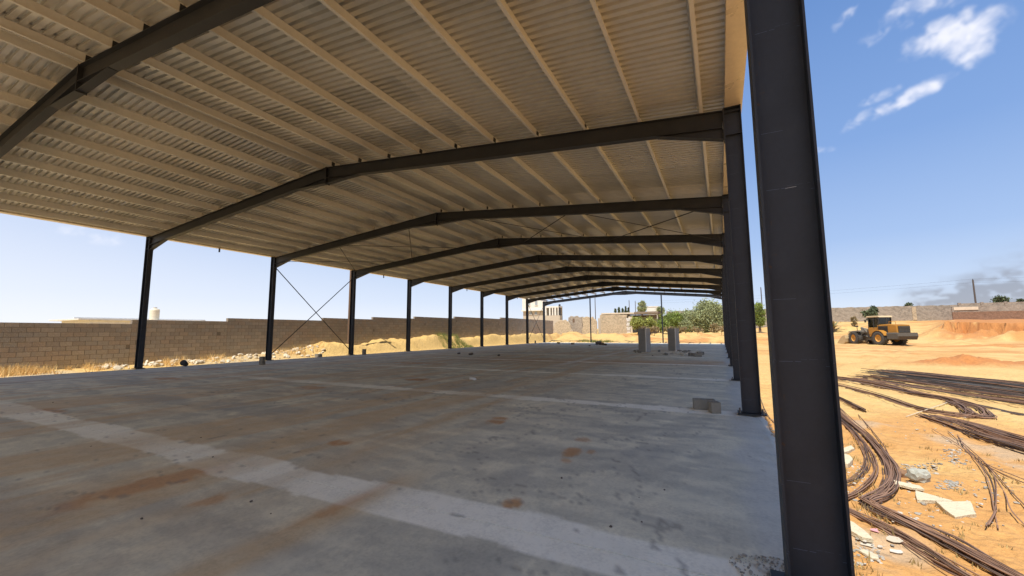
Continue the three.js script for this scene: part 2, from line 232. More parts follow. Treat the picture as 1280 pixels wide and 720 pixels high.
function floorColor(x, z) {
  const n1 = fbm(x * 0.35 + 5, z * 0.35, 4), n2 = fbm(x * 1.3, z * 1.6 + 20, 4), n3 = fbm(x * 6 + 2, z * 6, 3), st = fbm(x * 2.6 + 11, z * 0.32, 4), st2 = fbm(x * 0.5 + 31, z * 3.0, 3);
  let c = mix3([0.61, 0.57, 0.44], [0.75, 0.70, 0.54], 0.5 * n1 + 0.5 * n2 + 0.35 * (n3 - 0.5));
  c = mix3(c, [0.46, 0.44, 0.365], 0.6 * sstep(0.52, 0.6, 0.5 * n2 + 0.5 * st2));
  const sw = fbm(x * 2.2 + 3 * fbm(x * 0.6, z * 0.6, 2), z * 5 + 3 * fbm(z * 0.7, x * 0.7, 2), 4); c = mix3(c, [c[0] * 0.80, c[1] * 0.81, c[2] * 0.84], 0.6 * sstep(0.54, 0.6, sw)); c = mix3(c, [c[0] * 1.08, c[1] * 1.075, c[2] * 1.06], sstep(0.47, 0.38, sw));
  const sc = fbm(x * 9 + z * 2.5, z * 0.9 - x * 0.3 + 40, 3), sc2 = fbm(x * 1.1 - z * 0.4 + 9, z * 11 + x * 3, 3); c = mix3(c, [c[0] * 1.2, c[1] * 1.19, c[2] * 1.16], 0.55 * sstep(0.62, 0.72, sc) + 0.45 * sstep(0.63, 0.72, sc2));
  // brown dirt carried in by wheels: streaks along the building, fading away from the wheel lines
  const wheel = (cx, w) => Math.exp(-(((x - cx - 0.12 * Math.sin(z * 0.35 + cx)) / w) ** 2));
  const tr = Math.max(wheel(-5.65, 0.55), wheel(-3.22, 0.2) * sstep(-4.2, -3.0, z), wheel(-4.5, 0.3) * 0.5, wheel(-7.6, 0.45) * 0.75, wheel(-10.4, 0.6) * 0.55, wheel(-13.2, 0.6) * 0.5);
  const dirt = tr * sstep(0.2, 0.46, st * 0.65 + n2 * 0.35) * sstep(-20, -2, z + 2 * n1) + 0.75 * sstep(0.46, 0.62, st) * sstep(-2.5, -6, x);
  c = mix3(c, [0.62, 0.44, 0.235], Math.min(0.88, dirt) * (0.8 + 0.5 * (n3 - 0.5)));
  // a dusty orange band across the floor
  const band = Math.exp(-(((z + 21.9 + 0.15 * (x + 5) + 1.2 * (n1 - 0.5)) / 1.9) ** 2)) * sstep(0.3, 0.55, n2 * 0.5 + st2 * 0.5 + 0.05);
  c = mix3(c, [0.56, 0.36, 0.19], 0.85 * band * sstep(-17, -11, x));
  for (const [cx, cz, rx, rz, k] of spots) { const q = ((x - cx) / rx) ** 2 + ((z - cz) / rz) ** 2; if (q < 4) c = mix3(c, [0.55, 0.29, 0.12], k * sstep(1.5, 0.35, q + 2.2 * (n3 - 0.5) + 1.4 * (n2 - 0.5))); }
  for (const [cx, cz, rx, rz, k] of dark) { const q = ((x - cx) / rx) ** 2 + ((z - cz) / rz) ** 2; if (q < 5) c = mix3(c, [0.33, 0.325, 0.30], k * 0.65 * sstep(1.6, 0.1, q + 2 * (n3 - 0.5) + 1.6 * (n2 - 0.5))); }
  // pale strips of later concrete along each frame line, with ragged edges
  for (let i = -1; i < 9; i++) {
    const zc = FZ(i) + 0.02 * Math.sin(x * 0.9 + i), w = (i === 0 ? 0.3 : 0.27), e = Math.abs(z - zc) + 0.34 * (fbm(x * 0.9 + 30, i * 7 + z * 0.7, 5) - 0.5) + 0.06 * (n3 - 0.5);
    const k = sstep(w, w - 0.025, e) * sstep(-18, -12.5, x + 3 * (n1 - 0.5)) * (1 - 0.3 * Math.min(1, dirt) - 0.5 * tr * sstep(0.3, 0.5, st));
    if (k > 0) c = mix3(c, [0.96, 0.915, 0.77], k * Math.min(1, 0.95 + 0.5 * (n2 - 0.45) - 0.15 * sstep(0.6, 0.75, n3)));
  }
  const lz = sstep(0.26, 0.18, Math.abs(x + 6.98 + 0.1 * (n2 - 0.5))) * sstep(-17, -20, z) * sstep(0.25, 0.4, n2); c = mix3(c, [0.74, 0.73, 0.68], 0.7 * lz);
  // edges: dirt along the left joint, rough grey border by the right-hand columns
  c = mix3(c, [0.24, 0.12, 0.07], 0.85 * sstep(0.12, 0.03, Math.abs(x + 20.9 + 0.06 * (n2 - 0.5))));
  if (x < -20.95) c = mix3(c, [0.66, 0.63, 0.55], 0.5);
  const rb = sstep(0.0, 0.22, x + 0.35 * (fbm(z * 1.3, 3, 3) - 0.5)); c = mix3(c, [0.56, 0.545, 0.49], 0.7 * rb);
  const n4 = fbm(x * 17 + 7, z * 17, 2); if (n4 > 0.85) c = mix3(c, [0.30, 0.27, 0.22], sstep(0.85, 0.92, n4) * 0.6);
  const ck = Math.abs(fbm(x * 0.9 + 60, z * 0.9, 4) - 0.5); if (ck < 0.004 && n1 > 0.5) c = mix3(c, [0.2, 0.18, 0.16], 0.5);
  return c;
}
{
  const floor = struct('concrete_floor');
  const xsL = [], step = (d) => Math.min(0.16, 0.036 + 0.0062 * d);
  for (let x = SL.x1 - 0.06; x > -20.9 + 0.05; x -= step(-x)) xsL.push(x);
  const right = [SL.x1 - 0.03, ...xsL.slice(1), -20.905], left = []; for (let x = -20.917; x > SL.x0; x -= 0.15) left.push(x); left.push(SL.x0);
  const panel = (xsDesc, za, zb) => {   // za > zb
    const xs = [...xsDesc].reverse(), zs = [];
    for (let z = za; z > zb + 0.01; z -= (z > 0.5 ? 0.35 : Math.min(0.32, 0.032 + 0.0075 * Math.max(0, -z - 1)))) zs.push(z); zs.push(zb);
    const nx = xs.length, nz = zs.length, pos = [], col = [], uv = [], idx = [];
    for (let j = 0; j < nz; j++) for (let i = 0; i < nx; i++) {
      let x = xs[i]; const z = zs[j];
      const edge = x > 0.3 ? (fbm(z * 3, 9, 4) - 0.5) * 0.14 + (fbm(z * 14, 2, 2) - 0.5) * 0.03 : 0;
      if (i === nx - 1 && x > 0.5) x += edge;
      const rough = x > 0 ? sstep(0.32, 0.62, x + 0.3 * (fbm(z * 2, x * 2, 3) - 0.5)) : 0;
      const y = (fbm(x * 0.7, z * 0.7, 3) - 0.5) * 0.008 + rough * ((fbm(x * 9, z * 9, 3) - 0.62) * 0.07) - (i === nx - 1 && x > 0.5 ? 0.03 : 0);
      pos.push(x, y, z); uv.push(x, z); col.push(...floorColor(x, z));
      if (i < nx - 1 && j < nz - 1) { const o = j * nx + i; idx.push(o, o + 1, o + nx, o + 1, o + nx + 1, o + nx); }
    }
    const top = nx * nz;   // a skirt so that the panel has thickness
    const ring = []; for (let i = 0; i < nx; i++) ring.push(i); for (let j = 1; j < nz; j++) ring.push(j * nx + nx - 1); for (let i = nx - 2; i >= 0; i--) ring.push((nz - 1) * nx + i); for (let j = nz - 2; j > 0; j--) ring.push(j * nx);
    ring.forEach((o) => { const fx = pos[o * 3], z = pos[o * 3 + 2]; pos.push(fx + (fx > 0.5 ? 0.03 : 0), -0.34, z); uv.push(fx + 0.34, z); col.push(0.34, 0.32, 0.29); });
    ring.forEach((o, k) => { const b = ring[(k + 1) % ring.length], c = top + k, d = top + (k + 1) % ring.length; idx.push(o, c, b, b, c, d); });
    const g = new THREE.BufferGeometry(); g.setAttribute('position', new THREE.Float32BufferAttribute(pos, 3)); g.setAttribute('uv', new THREE.Float32BufferAttribute(uv, 2)); g.setAttribute('color', new THREE.Float32BufferAttribute(col, 3)); g.setIndex(idx);
    return toCreasedNormals(g, 0.9);
  };
  const cuts = [SL.z1, 2.9, ...Array.from({ length: 9 }, (_, i) => FZ(i)), SL.z0];
  for (let k = 0; k + 1 < cuts.length; k++) part('floor_panel', panel(right, cuts[k] - 0.007, cuts[k + 1] + 0.007), M.concrete, floor);
  part('edge_strip', panel(left, SL.z1, SL.z0), M.concrete, floor);
}

// ---------------------------------------------------------------- the steel shed
const RX = -11.6, SLOPE = 0.091, ANG = Math.atan(SLOPE);
const top = (x) => 7.14 - SLOPE * Math.abs(x - RX);          // top of the rafters
const COL = { in: 0.273, out: 0.587 };                        // right-hand columns, mirrored about the ridge on the left
const frames = [-1, 0, 1, 2, 3, 4, 5, 6, 7, 8, 9];
const shed = thing('steel_shed', 'long open-sided steel shed with dark portal frames and corrugated metal roof', 'shed');
{
  const ibeam = (depth, width, tf_, tw, len) => merge([box(tf_, len, width, -depth / 2 + tf_ / 2, len / 2, 0), box(tf_, len, width, depth / 2 - tf_ / 2, len / 2, 0), box(depth - 2 * tf_, len, tw, 0, len / 2, 0)]);
  const cd = COL.out - COL.in, colGeo = ibeam(cd, 0.19, 0.014, 0.01, 6.06);
  const plateGeo = box(0.46, 0.022, 0.34, 0, 0.012, 0), boltGeo = new THREE.CylinderGeometry(0.016, 0.016, 0.06, 6);
  const capGeo = box(cd + 0.004, 0.014, 0.2, 0, 6.068, 0);
  const stiff = box(cd - 0.03, 0.012, 0.176);
  const scratch = std({ color: lin(0.35, 0.36, 0.38), roughness: 0.7 });
  for (const i of frames) for (const s of [1, -1]) {
    const cx = s > 0 ? (COL.in + COL.out) / 2 : 2 * RX - (COL.in + COL.out) / 2;
    const c = part('column', colGeo, M.steel, shed); c.position.set(cx, 0.02, FZ(i)); if (s < 0) c.rotation.y = Math.PI;
    part('base_plate', plateGeo, M.rafter, c); if (s > 0 && i > 0 && i < 4) for (const [a, b] of [[-1, -1], [-1, 1], [1, -1], [1, 1]]) part('anchor_bolt', boltGeo, M.bolt, c).position.set(a * 0.19, 0.05, b * 0.12);
    part('cap_plate', capGeo, M.steel, c); for (const y of [5.50, 5.98]) part('stiffener', stiff, M.steel, c).position.y = y;
    if (i === 0 && s > 0) part('paint_scratch', box(0.06, 0.003, 0.0006, 0.02, 2.475, 0.0054, 0, 0, 0.06), scratch, c);
  }
  // rafters: right half drawn, left half its mirror
  const half = (COL.in - RX), L = half / Math.cos(ANG), D = 0.37;
  const wedge = (pts, t) => prism(pts, t);
  const rGeo = (() => {   // local: x from ridge (0) to the column face (+half), y relative to the ridge's top
    const mx = half / 2, my = -SLOPE * half / 2, n = (o) => [mx - Math.sin(ANG) * o * -1 * -1, my - Math.cos(ANG) * o];
    const tfl = n(0.006), bfl = n(D - 0.006), web = n(D / 2);
    return merge([box(L, 0.012, 0.17, tfl[0], tfl[1], 0, 0, 0, -ANG), box(L, 0.012, 0.17, bfl[0], bfl[1], 0, 0, 0, -ANG), box(L, D - 0.024, 0.008, web[0], web[1], 0, 0, 0, -ANG)]);
  })();
  const yb = (u) => -SLOPE * u - D / Math.cos(ANG);
  const haunch = merge([wedge([[half, yb(half) + 0.002], [half - 1.32, yb(half - 1.32) + 0.002], [half, -SLOPE * half - 0.60]], 0.008), box(1.325, 0.012, 0.16, half - 0.662, (yb(half - 1.32) - SLOPE * half - 0.60) / 2 - 0.004, 0, 0, 0, Math.atan2(-SLOPE * half - 0.60 - yb(half - 1.32), 1.32))]);
  const apex = merge([wedge([[0.012, yb(0) + 0.002], [1.45, yb(1.45) + 0.002], [0.012, -0.545]], 0.008), box(1.45, 0.012, 0.16, 0.735, (yb(1.45) - 0.545) / 2 - 0.004, 0, 0, 0, Math.atan2(yb(1.45) + 0.545, 1.43))]);
  const rplate = box(0.014, 0.60, 0.18, 0.0075, -0.285, 0), eplate = box(0.014, 0.66, 0.19, half - 0.008, -SLOPE * half - 0.31, 0);
  const PX = Array.from({ length: 10 }, (_, k) => 0.23 + 1.2455 * (9 - k));   // purlin lines, distance from the ridge
  const cleat = box(0.008, 0.17, 0.12, 0, 0, 0, 0, 0, -ANG);
  for (const i of frames) for (const s of [1, -1]) {
    const r = part('rafter', rGeo, M.rafter, shed); r.position.set(RX, 7.14, FZ(i)); if (s < 0) r.rotation.y = Math.PI;
    part('haunch', haunch, M.rafter, r); part('ridge_haunch', apex, M.rafter, r); part('ridge_plate', rplate, M.rafter, r); part('end_plate', eplate, M.rafter, r); for (const u of PX) part('cleat', cleat, M.rafter, r).position.set(u + 0.02, -SLOPE * u + 0.085, 0);
  }
  // purlins: one length of Z section per bay
  const zsec = new THREE.Shape([[0, 0], [0.065, 0], [0.065, 0.016], [0.063, 0.016], [0.063, 0.002], [0.002, 0.002], [0.002, 0.198], [-0.061, 0.198], [-0.061, 0.184], [-0.063, 0.184], [-0.063, 0.2], [0, 0.2]].map(([x, y]) => new THREE.Vector2(x, y)));
  const purGeo = new THREE.ExtrudeGeometry(zsec, { depth: 5.985, bevelEnabled: false }).translate(0, 0, 0);
  const mats = [M.galv, std({ ...{}, color: lin(0.71, 0.68, 0.615), map: rep(metalTile, 0.3), roughness: 0.55, metalness: 0.12 })];
  const rp = rng(11);
  for (let b = -1; b < 9; b++) for (const s of [1, -1]) PX.forEach((u) => {
    const p = part('purlin', purGeo, mats[rp() < 0.6 ? 0 : 1], shed);
    p.rotation.z = -ANG * s; p.position.set(RX + s * u, top(RX + u) + 0.002 + (rp() - 0.5) * 0.002, FZ(b + 1) + 0.0075);
    if (s < 0) { p.rotation.set(0, Math.PI, 0); p.rotation.z = -ANG; p.position.z += 5.985; }
  });
  // roof sheets: trapezoidal ribs down the slope, each sheet a mesh
  const pitch = 0.155, ribs = 6, width = pitch * ribs, prof = [];
  for (let k = 0; k < ribs; k++) { const a = k * pitch; prof.push([a, 0], [a + 0.086, 0], [a + 0.094, 0.06], [a + 0.147, 0.06]); } prof.push([width + 0.0, 0]);
  const run = half + 0.10, y0 = 0.206;
  const sheetGeo = (ua, ub, dy) => {
    const pos = [], uv = [], quad = (a, b, c, d) => { for (const q of [a, b, c, a, c, d]) { pos.push(...q); uv.push(q[2], q[0]); } };
    const t = 0.0012, segs = 3;
    for (let k = 0; k + 1 < prof.length; k++) for (let q = 0; q < segs; q++) {
      const u0 = ua + (ub - ua) * q / segs, u1 = ua + (ub - ua) * (q + 1) / segs, [a, ya] = prof[k], [b, yb2] = prof[k + 1];
      const P = (u, z, y, o) => [u, -SLOPE * u + y0 + y + o + dy, z];
      quad(P(u0, a, ya, 0), P(u1, a, ya, 0), P(u1, b, yb2, 0), P(u0, b, yb2, 0));
      quad(P(u0, a, ya, t), P(u0, b, yb2, t), P(u1, b, yb2, t), P(u1, a, ya, t));
    }
    const g = new THREE.BufferGeometry(); g.setAttribute('position', new THREE.Float32BufferAttribute(pos, 3)); g.setAttribute('uv', new THREE.Float32BufferAttribute(uv, 2)); g.computeVertexNormals(); return g;
  };
  const lengths = [sheetGeo(0.03, run * 0.5 + 0.1, 0.004), sheetGeo(run * 0.5 - 0.1, run, 0)];
  const rs = rng(23), zEnd = FZ(8) - 1.3, zStart = FZ(-1) + 1.6;
  for (const s of [1, -1]) for (let z = zEnd; z < zStart; z += width - 0.0005) {
    for (const g of lengths) {
      const m = part('roof_sheet', g, M.sheets[Math.floor(rs() * 3)], shed);
      m.position.set(RX, 7.14 + rs() * 0.003, s > 0 ? z : z + width); if (s < 0) m.rotation.y = Math.PI;
      m.rotation.z = (rs() - 0.5) * 0.0006; m.rotation.x = (rs() - 0.5) * 0.002;
    }
  }
  const cap = (n, z) => { const g = merge([box(0.36, 0.0015, 6.0, 0.178, -SLOPE * 0.178 + 0.245, 0, 0, 0, -ANG), box(0.36, 0.0015, 6.0, -0.178, -SLOPE * 0.178 + 0.245, 0, 0, 0, ANG)]); const o = part('ridge_cap', g, M.sheets[0], shed); o.position.set(RX, 7.14, z); };
  for (let b = -1; b < 8; b++) cap(b, (FZ(b) + FZ(b + 1)) / 2);
  // gutters
  const gx0 = 0.302, gx1 = 0.615, gy0 = 6.098, gy1 = 6.30;
  const gut = merge([box(gx1 - gx0, 0.002, 5.996, (gx0 + gx1) / 2, gy0, 0), box(0.002, gy1 - gy0, 5.996, gx0, (gy0 + gy1) / 2, 0), box(0.002, gy1 - gy0, 5.996, gx1, (gy0 + gy1) / 2, 0), box(0.02, 0.002, 5.996, gx1 + 0.01, gy1 - 0.002, 0)]).translate(-RX, 0, 0);
  const stub = new THREE.CylinderGeometry(0.04, 0.04, 0.2, 10).translate(0.46 - RX, gy0 - 0.1, 0);
  const gutterMat = std({ color: lin(0.74, 0.63, 0.48), map: rep(metalTile, 0.45), roughness: 0.6, roughnessMap: rep(roughTile, 0.5), metalness: 0.25 });
  for (let b = -1; b < 8; b++) for (const s of [1, -1]) { const g = part('gutter', gut, gutterMat, shed); g.position.set(RX, 0, (FZ(b) + FZ(b + 1)) / 2); if (s < 0) { g.rotation.y = Math.PI; if (b % 2 === 1 || b === 1) part('outlet_pipe', stub, M.cable, g); } }
  // bracing
  const lx = 2 * RX - COL.in + 0.02, brace = (a, b, r = 0.012) => part('bracing_rod', rod(a, b, r), M.rafter, shed);
  for (const b of [2, 8]) for (const x of [lx - 0.17, COL.in + 0.15]) { brace(V(x, 0.25, FZ(b) - 0.02), V(x, 5.55, FZ(b + 1) + 0.02), 0.027); brace(V(x + 0.03, 5.55, FZ(b) - 0.02), V(x + 0.03, 0.25, FZ(b + 1) + 0.02), 0.027); }
  const nodes = [0.1, -5.0, -9.9, RX * 2 + 9.9, RX * 2 + 5.0, RX * 2 - 0.1];
  for (let k = 0; k + 1 < nodes.length; k++) { if (k === 2) continue; const a = nodes[k], c = nodes[k + 1]; brace(V(a, top(a) - 0.22, FZ(2)), V(c, top(c) - 0.22, FZ(3)), 0.02); brace(V(c, top(c) - 0.26, FZ(2)), V(a, top(a) - 0.26, FZ(3)), 0.014); }
  // gable posts at the far end
  for (const x of [-16.5, -6.85]) part('gable_post', merge([box(0.15, 1, 0.01), box(0.01, 1, 0.12, -0.07), box(0.01, 1, 0.12, 0.07)]).scale(1, top(x) - D - 0.06, 1).translate(x, (top(x) - D) / 2 + 0.03, FZ(9)), M.steel, shed);
  // a loose rod hanging from a purlin
  part('hanging_rod', rod(V(-15.35, 6.86, -17.6), V(-15.33, 5.75, -17.6), 0.012), M.galv, shed);
}

// ---------------------------------------------------------------- masonry
const blockMat = (r, g, b) => std({ color: lin(r, g, b), map: rep(concreteTile, 1.1), bumpMap: rep(bumpTile, 3), bumpScale: 0.012, roughness: 0.97 });
M.blocks = [[0.47, 0.40, 0.315], [0.52, 0.44, 0.345], [0.43, 0.365, 0.29], [0.49, 0.395, 0.30], [0.45, 0.395, 0.325]].map((c) => blockMat(...c));
M.blockMix = std({ vertexColors: true, map: rep(concreteTile, 1.1), bumpMap: rep(bumpTile, 3), bumpScale: 0.012, roughness: 0.97 });
M.mortar = blockMat(0.27, 0.225, 0.175);
{
  const wall = thing('block_wall', 'long brown concrete block wall with stepped top along the shed', 'wall', [-26, 0, 0]);
  const steps = [[12, 2.08], [-9.6, 2.285], [-14.03, 2.49], [-20.56, 2.695], [-25.4, 2.9], [-30.7, 3.105], [-37.3, 3.31], [-47.9, 3.515], [-67, 0]];
  const CH = 0.205, BL = 0.408, list = [], r = rng(77);
  for (let k = 0; k + 1 < steps.length; k++) {
    const [za, h] = steps[k], zb = steps[k + 1][0], lowest = Math.min(ground(-25.9, za), ground(-25.9, zb), ground(-25.9, (za + zb) / 2)) - 0.25;
    part('mortar_core', box(0.165, h - lowest - 0.012, za - zb - 0.002, -0.101, (h + lowest) / 2 - 0.006, (za + zb) / 2), M.mortar, wall);
    const rows = Math.ceil((h - lowest) / CH);
    for (let q = 0; q < rows; q++) {
      const y = h - CH * (q + 0.5), off = ((q + k) % 2) * BL / 2; let z = za + off;
      while (z > zb + 0.02) {
        const z0 = Math.min(z, za), z1 = Math.max(z - BL, zb); z -= BL;
        if (z0 - z1 < 0.06 || y + 0.1 < ground(-25.95, (z0 + z1) / 2)) continue;
        const gone = r() < 0.006 && q > 0;
        list.push({ y, z: (z0 + z1) / 2 + (gone ? 0.1 : 0), w: (z0 - z1) * (gone ? 0.5 : 1) - 0.013, d: Math.hypot(26, (z0 + z1) / 2), seen: z1 < -4.6, full: z0 - z1 > BL - 0.01 && !gone, j: (r() - 0.5) * 0.022, t: r(), yaw: (r() - 0.5) * 0.02 });
      }
    }
  }
  const near = new Set(list.filter((b) => b.seen && b.full).sort((a, b) => a.d - b.d).slice(0, 300));
  const geo = [0, 1, 2].map((k) => { const g = box(0.19, CH - 0.014, BL - 0.013); g.attributes.uv.array.forEach((_, i, a) => { a[i] += k * 0.37; }); return g; });
  const rest = [];
  for (const b of list) {
    const rowTone = Math.floor(b.t * 5);
    if (near.has(b)) { const o = part('block', geo[Math.floor(b.t * 97) % 3], M.blocks[rowTone], wall); o.position.set(-0.095 + b.j, b.y, b.z); o.rotation.y = b.yaw; } else { const c = M.blocks[rowTone].color; rest.push(tint(box(0.19, CH - 0.014, b.w, -0.095 + b.j, b.y, b.z, 0, b.yaw, 0), [c.r, c.g, c.b])); }
  }
  const o = part('distant_blocks', merge(rest), M.blockMix, wall); o.userData.kind = 'stuff';
}
const M2 = {
  white: std({ color: lin(0.72, 0.69, 0.63), map: rep(concreteTile, 0.3), roughness: 0.9 }), cream: std({ color: lin(0.66, 0.56, 0.42), map: rep(concreteTile, 0.3), roughness: 0.9 }),
  beige: std({ color: lin(0.50, 0.43, 0.34), map: rep(concreteTile, 0.3), roughness: 0.95 }), pane: std({ color: lin(0.30, 0.33, 0.35), roughness: 0.08 }),
  rubble: std({ color: lin(0.66, 0.53, 0.36), map: rep(stoneTile, 0.22), bumpMap: rep(stoneTile, 0.22), bumpScale: 0.08, roughness: 1 }),
  rubbleGrey: std({ color: lin(0.50, 0.42, 0.33), map: rep(stoneTile, 0.2), bumpMap: rep(stoneTile, 0.2), bumpScale: 0.08, roughness: 1 }),
  fieldstone: std({ color: lin(0.40, 0.345, 0.28), map: rep(stoneTile, 0.16), bumpMap: rep(stoneTile, 0.16), bumpScale: 0.05, roughness: 1 }),
  wood: std({ color: lin(0.19, 0.12, 0.075), map: rep(concreteTile, 1.5), roughness: 0.9 }), pole: std({ color: lin(0.10, 0.085, 0.075), roughness: 0.9 }),
  tank: std({ color: lin(0.70, 0.62, 0.46), roughness: 0.6 }), iron: std({ color: lin(0.03, 0.03, 0.032), roughness: 0.7 }),
};
// low house and water tank beyond the wall
{
  const h = thing('low_house', 'long low white house with flat roof beyond the block wall', 'house', [-57, 0, -24]);
  part('wall', box(7, 3.0, 9.6, -3.5, 1.4, -2.4), M2.beige, h); part('wall', box(7.2, 3.2, 3.9, -3.5, 1.4, 4.4), M2.white, h);
  part('roof_slab', box(8, 0.16, 10.2, -3.4, 3.06, -2.0), M2.white, h); part('roof_slab', box(7.8, 0.14, 4.3, -3.4, 3.07, 5.15), M2.white, h);
  part('parapet', box(0.2, 0.35, 13.0, -6.9, 3.3, -1), M2.white, h);
  const p = polar(-68.05, 62, 3.15), prof = []; for (const [x, y] of [[0, 0], [0.44, 0], [0.45, 0.05], [0.45, 0.3], [0.43, 0.33], [0.45, 0.36], [0.45, 0.62], [0.43, 0.65], [0.45, 0.68], [0.45, 0.95], [0.43, 0.98], [0.45, 1.01], [0.44, 1.16], [0.36, 1.26], [0.18, 1.32], [0.17, 1.38], [0, 1.4]]) prof.push(new THREE.Vector2(x, y));
  const t = thing('water_tank', 'cream plastic water tank on the low house roof', 'water tank', [p.x, p.y, p.z]); part('tank_body', new THREE.LatheGeometry(prof, 20), M2.tank, t); part('lid', new THREE.CylinderGeometry(0.2, 0.2, 0.06, 14).translate(0, 1.41, 0), M2.white, t);
}
// white building far behind
{
  const z = -136, X = (px, py = 390) => onPlane('z', z, px, py).x, Y = (py, px = 680) => onPlane('z', z, px, py).y;
  const b = thing('white_building', 'pale unfinished multi-storey building with dark openings behind the wall', 'building', [X(676), 0, z]), ox = X(676);
  const slab = (name, pa, pb, ya, yb, m, depth, zoff = 0) => part(name, box(X(pb) - X(pa), Y(ya) - Y(yb), depth, (X(pa) + X(pb)) / 2 - ox, (Y(ya) + Y(yb)) / 2, -depth / 2 + zoff), m, b);
  slab('upper_wall', 653, 679, 366, 388.5, M2.white, 3); slab('lower_wall', 653.5, 679, 388.6, 412, M2.beige, 2.6, -0.3); slab('balcony_band', 652.5, 679.3, 386.6, 388.4, M2.white, 1.1, 0.5);
  for (const [pa, pb, ya, yb] of [[661.5, 664.5, 388.9, 392.6], [668, 671, 389.2, 393], [660, 663, 376, 381], [669, 672, 376, 381]]) { const w = slab('window', pa, pb, ya, yb, M2.pane, 0.12, ya > 385 ? -0.22 : 0.06); part('frame', box(X(pb) - X(pa) + 0.3, 0.14, 0.3, (X(pa) + X(pb)) / 2 - ox, Y(yb) - 0.1, ya > 385 ? -0.25 : 0.05), M2.white, w); }
  slab('rear_wall', 681, 699.5, 383, 412, M2.beige, 0.3, -2.6); slab('lower_wall', 681.1, 699.5, 394.6, 412, M2.beige, 2.9); slab('lintel', 681.1, 699.5, 383, 385, M2.white, 2.9);
  for (const [a, c] of [[681.2, 683], [686.2, 688], [690, 691.4], [693, 695], [697, 698.2]]) slab('pillar', a, c, 385.1, 394.5, M2.white, 1.2);
  slab('pillar', 698.4, 699.4, 381, 394.5, M2.iron, 1.2); slab('side_wall', 681.1, 681.4, 385.1, 394.5, M2.white, 2.6);
}
// ruins and stone house behind the far end
const pt = (px, py, z) => { const p = onPlane('z', z, px, py); return [p.x, p.y]; };
function ragged(pts, step, amp, seed) { const r = rng(seed), out = []; for (let i = 0; i < pts.length; i++) { const a = pts[i], b = pts[(i + 1) % pts.length], n = Math.max(1, Math.round(Math.hypot(b[0] - a[0], b[1] - a[1]) / step)); for (let k = 0; k < n; k++) out.push([lerp(a[0], b[0], k / n) + (k ? (r() - 0.5) * amp : 0), lerp(a[1], b[1], k / n) + (k ? (r() - 0.5) * amp : 0)]); } return out; }
function wallAt(z, pxs, thick, seed, amp = 0.18) { return prism(ragged(pxs.map(([a, b]) => pt(a, b, z)), 0.4, amp, seed), thick, 0.04).translate(0, 0, z); }
single('ruined_wall', wallAt(-77, [[689, 420], [693, 408], [696, 403], [700, 400.5], [707, 399.8], [711, 402], [713, 406], [716, 414], [716, 420]], 0.6, 1, 0.3), M2.rubble, 'crumbled heap of pale stone wall with rounded broken top', 'ruin');
{
  const g = thing('ruined_hut', 'roofless grey block hut with one small dark hole beside the crumbled wall', 'ruin', [0, 0, 0]);
  const z = -79; part('wall', wallAt(z, [[711, 420], [711, 398.5], [714, 395.2], [718, 396.2], [722, 395], [726, 397], [728.5, 396], [728.5, 420]], 0.4, 3, 0.22), M2.rubbleGrey, g);
  const [hx, hy] = pt(717.5, 400.5, z); part('wall', wallAt(z - 3.2, [[711, 420], [711, 397], [728, 396], [728, 420]], 0.4, 4, 0.12), M2.rubbleGrey, g); part('shutter', box(0.4, 0.75, 0.06, hx, hy, z + 0.22), M2.wood, g);
  part('wall', wallAt(z + 0.5, [[728.6, 420], [728.6, 397], [733, 395.8], [738, 397.6], [741, 396], [744, 399], [746, 403], [746.5, 420]], 0.4, 5, 0.25), M2.rubble, g);
}
{
  const z = -80, h = thing('stone_house', 'flat-roofed pale rubble stone house with dark doorway and long roof slab', 'house');
  const q = (a, b) => pt(a, b, z);
  part('front_wall', wallAt(z, [[750.5, 421], [750.5, 394], [755, 393.4], [761, 394], [770, 393], [777, 394], [784, 393.4], [784, 421]], 0.5, 7, 0.14), M2.rubble, h);
  part('corner_pillar', box(0.5, 4.6, 0.5, q(749.6, 400)[0], 1.9, z + 0.02), M2.beige, h);
  for (let k = 0; k < 12; k++) part('quoin', box(0.55 + 0.2 * (k % 2), 0.26, 0.3, q(785, 400)[0] + 0.1, q(785, 419)[1] + 0.28 * k, z + 0.16), k % 3 ? M2.white : M2.beige, h);
  const [dx, dy] = q(792.5, 407.5); const d = part('door', box(0.95, 2.5, 0.06, dx, dy, z - 0.1), M2.iron, h); part('door_patch', box(0.14, 0.2, 0.02, dx, dy + 0.3, z - 0.05), M2.white, d);
  part('jamb', box(0.7, 3.2, 0.4, q(788.3, 407)[0], dy + 0.2, z - 0.05), M2.cream, h);
  const [ra, ry] = q(752, 393), [rb] = q(822.5, 393), [rm] = q(793, 393);
  part('roof_slab', box(rm - ra, 0.26, 5, (rm + ra) / 2, ry + 0.1, z - 2.2), M2.cream, h); part('roof_slab', box(rb - rm - 0.01, 0.42, 4, (rb + rm) / 2, ry + 0.12, z - 1.9), std({ color: lin(0.27, 0.20, 0.14), map: rep(concreteTile, 0.4), roughness: 1 }), h);
  part('rear_wall', box(rb - ra - 0.8, 3.6, 0.3, (rb + ra) / 2, ry - 1.95, z - 3.9), M2.rubbleGrey, h); part('side_wall', box(0.3, 3.6, 3.6, ra + 0.35, ry - 1.95, z - 2.0), M2.rubbleGrey, h);
  part('porch_post', box(0.14, 3.8, 0.14, rb - 0.15, ry - 2.0, z - 0.1), M2.cream, h);
}
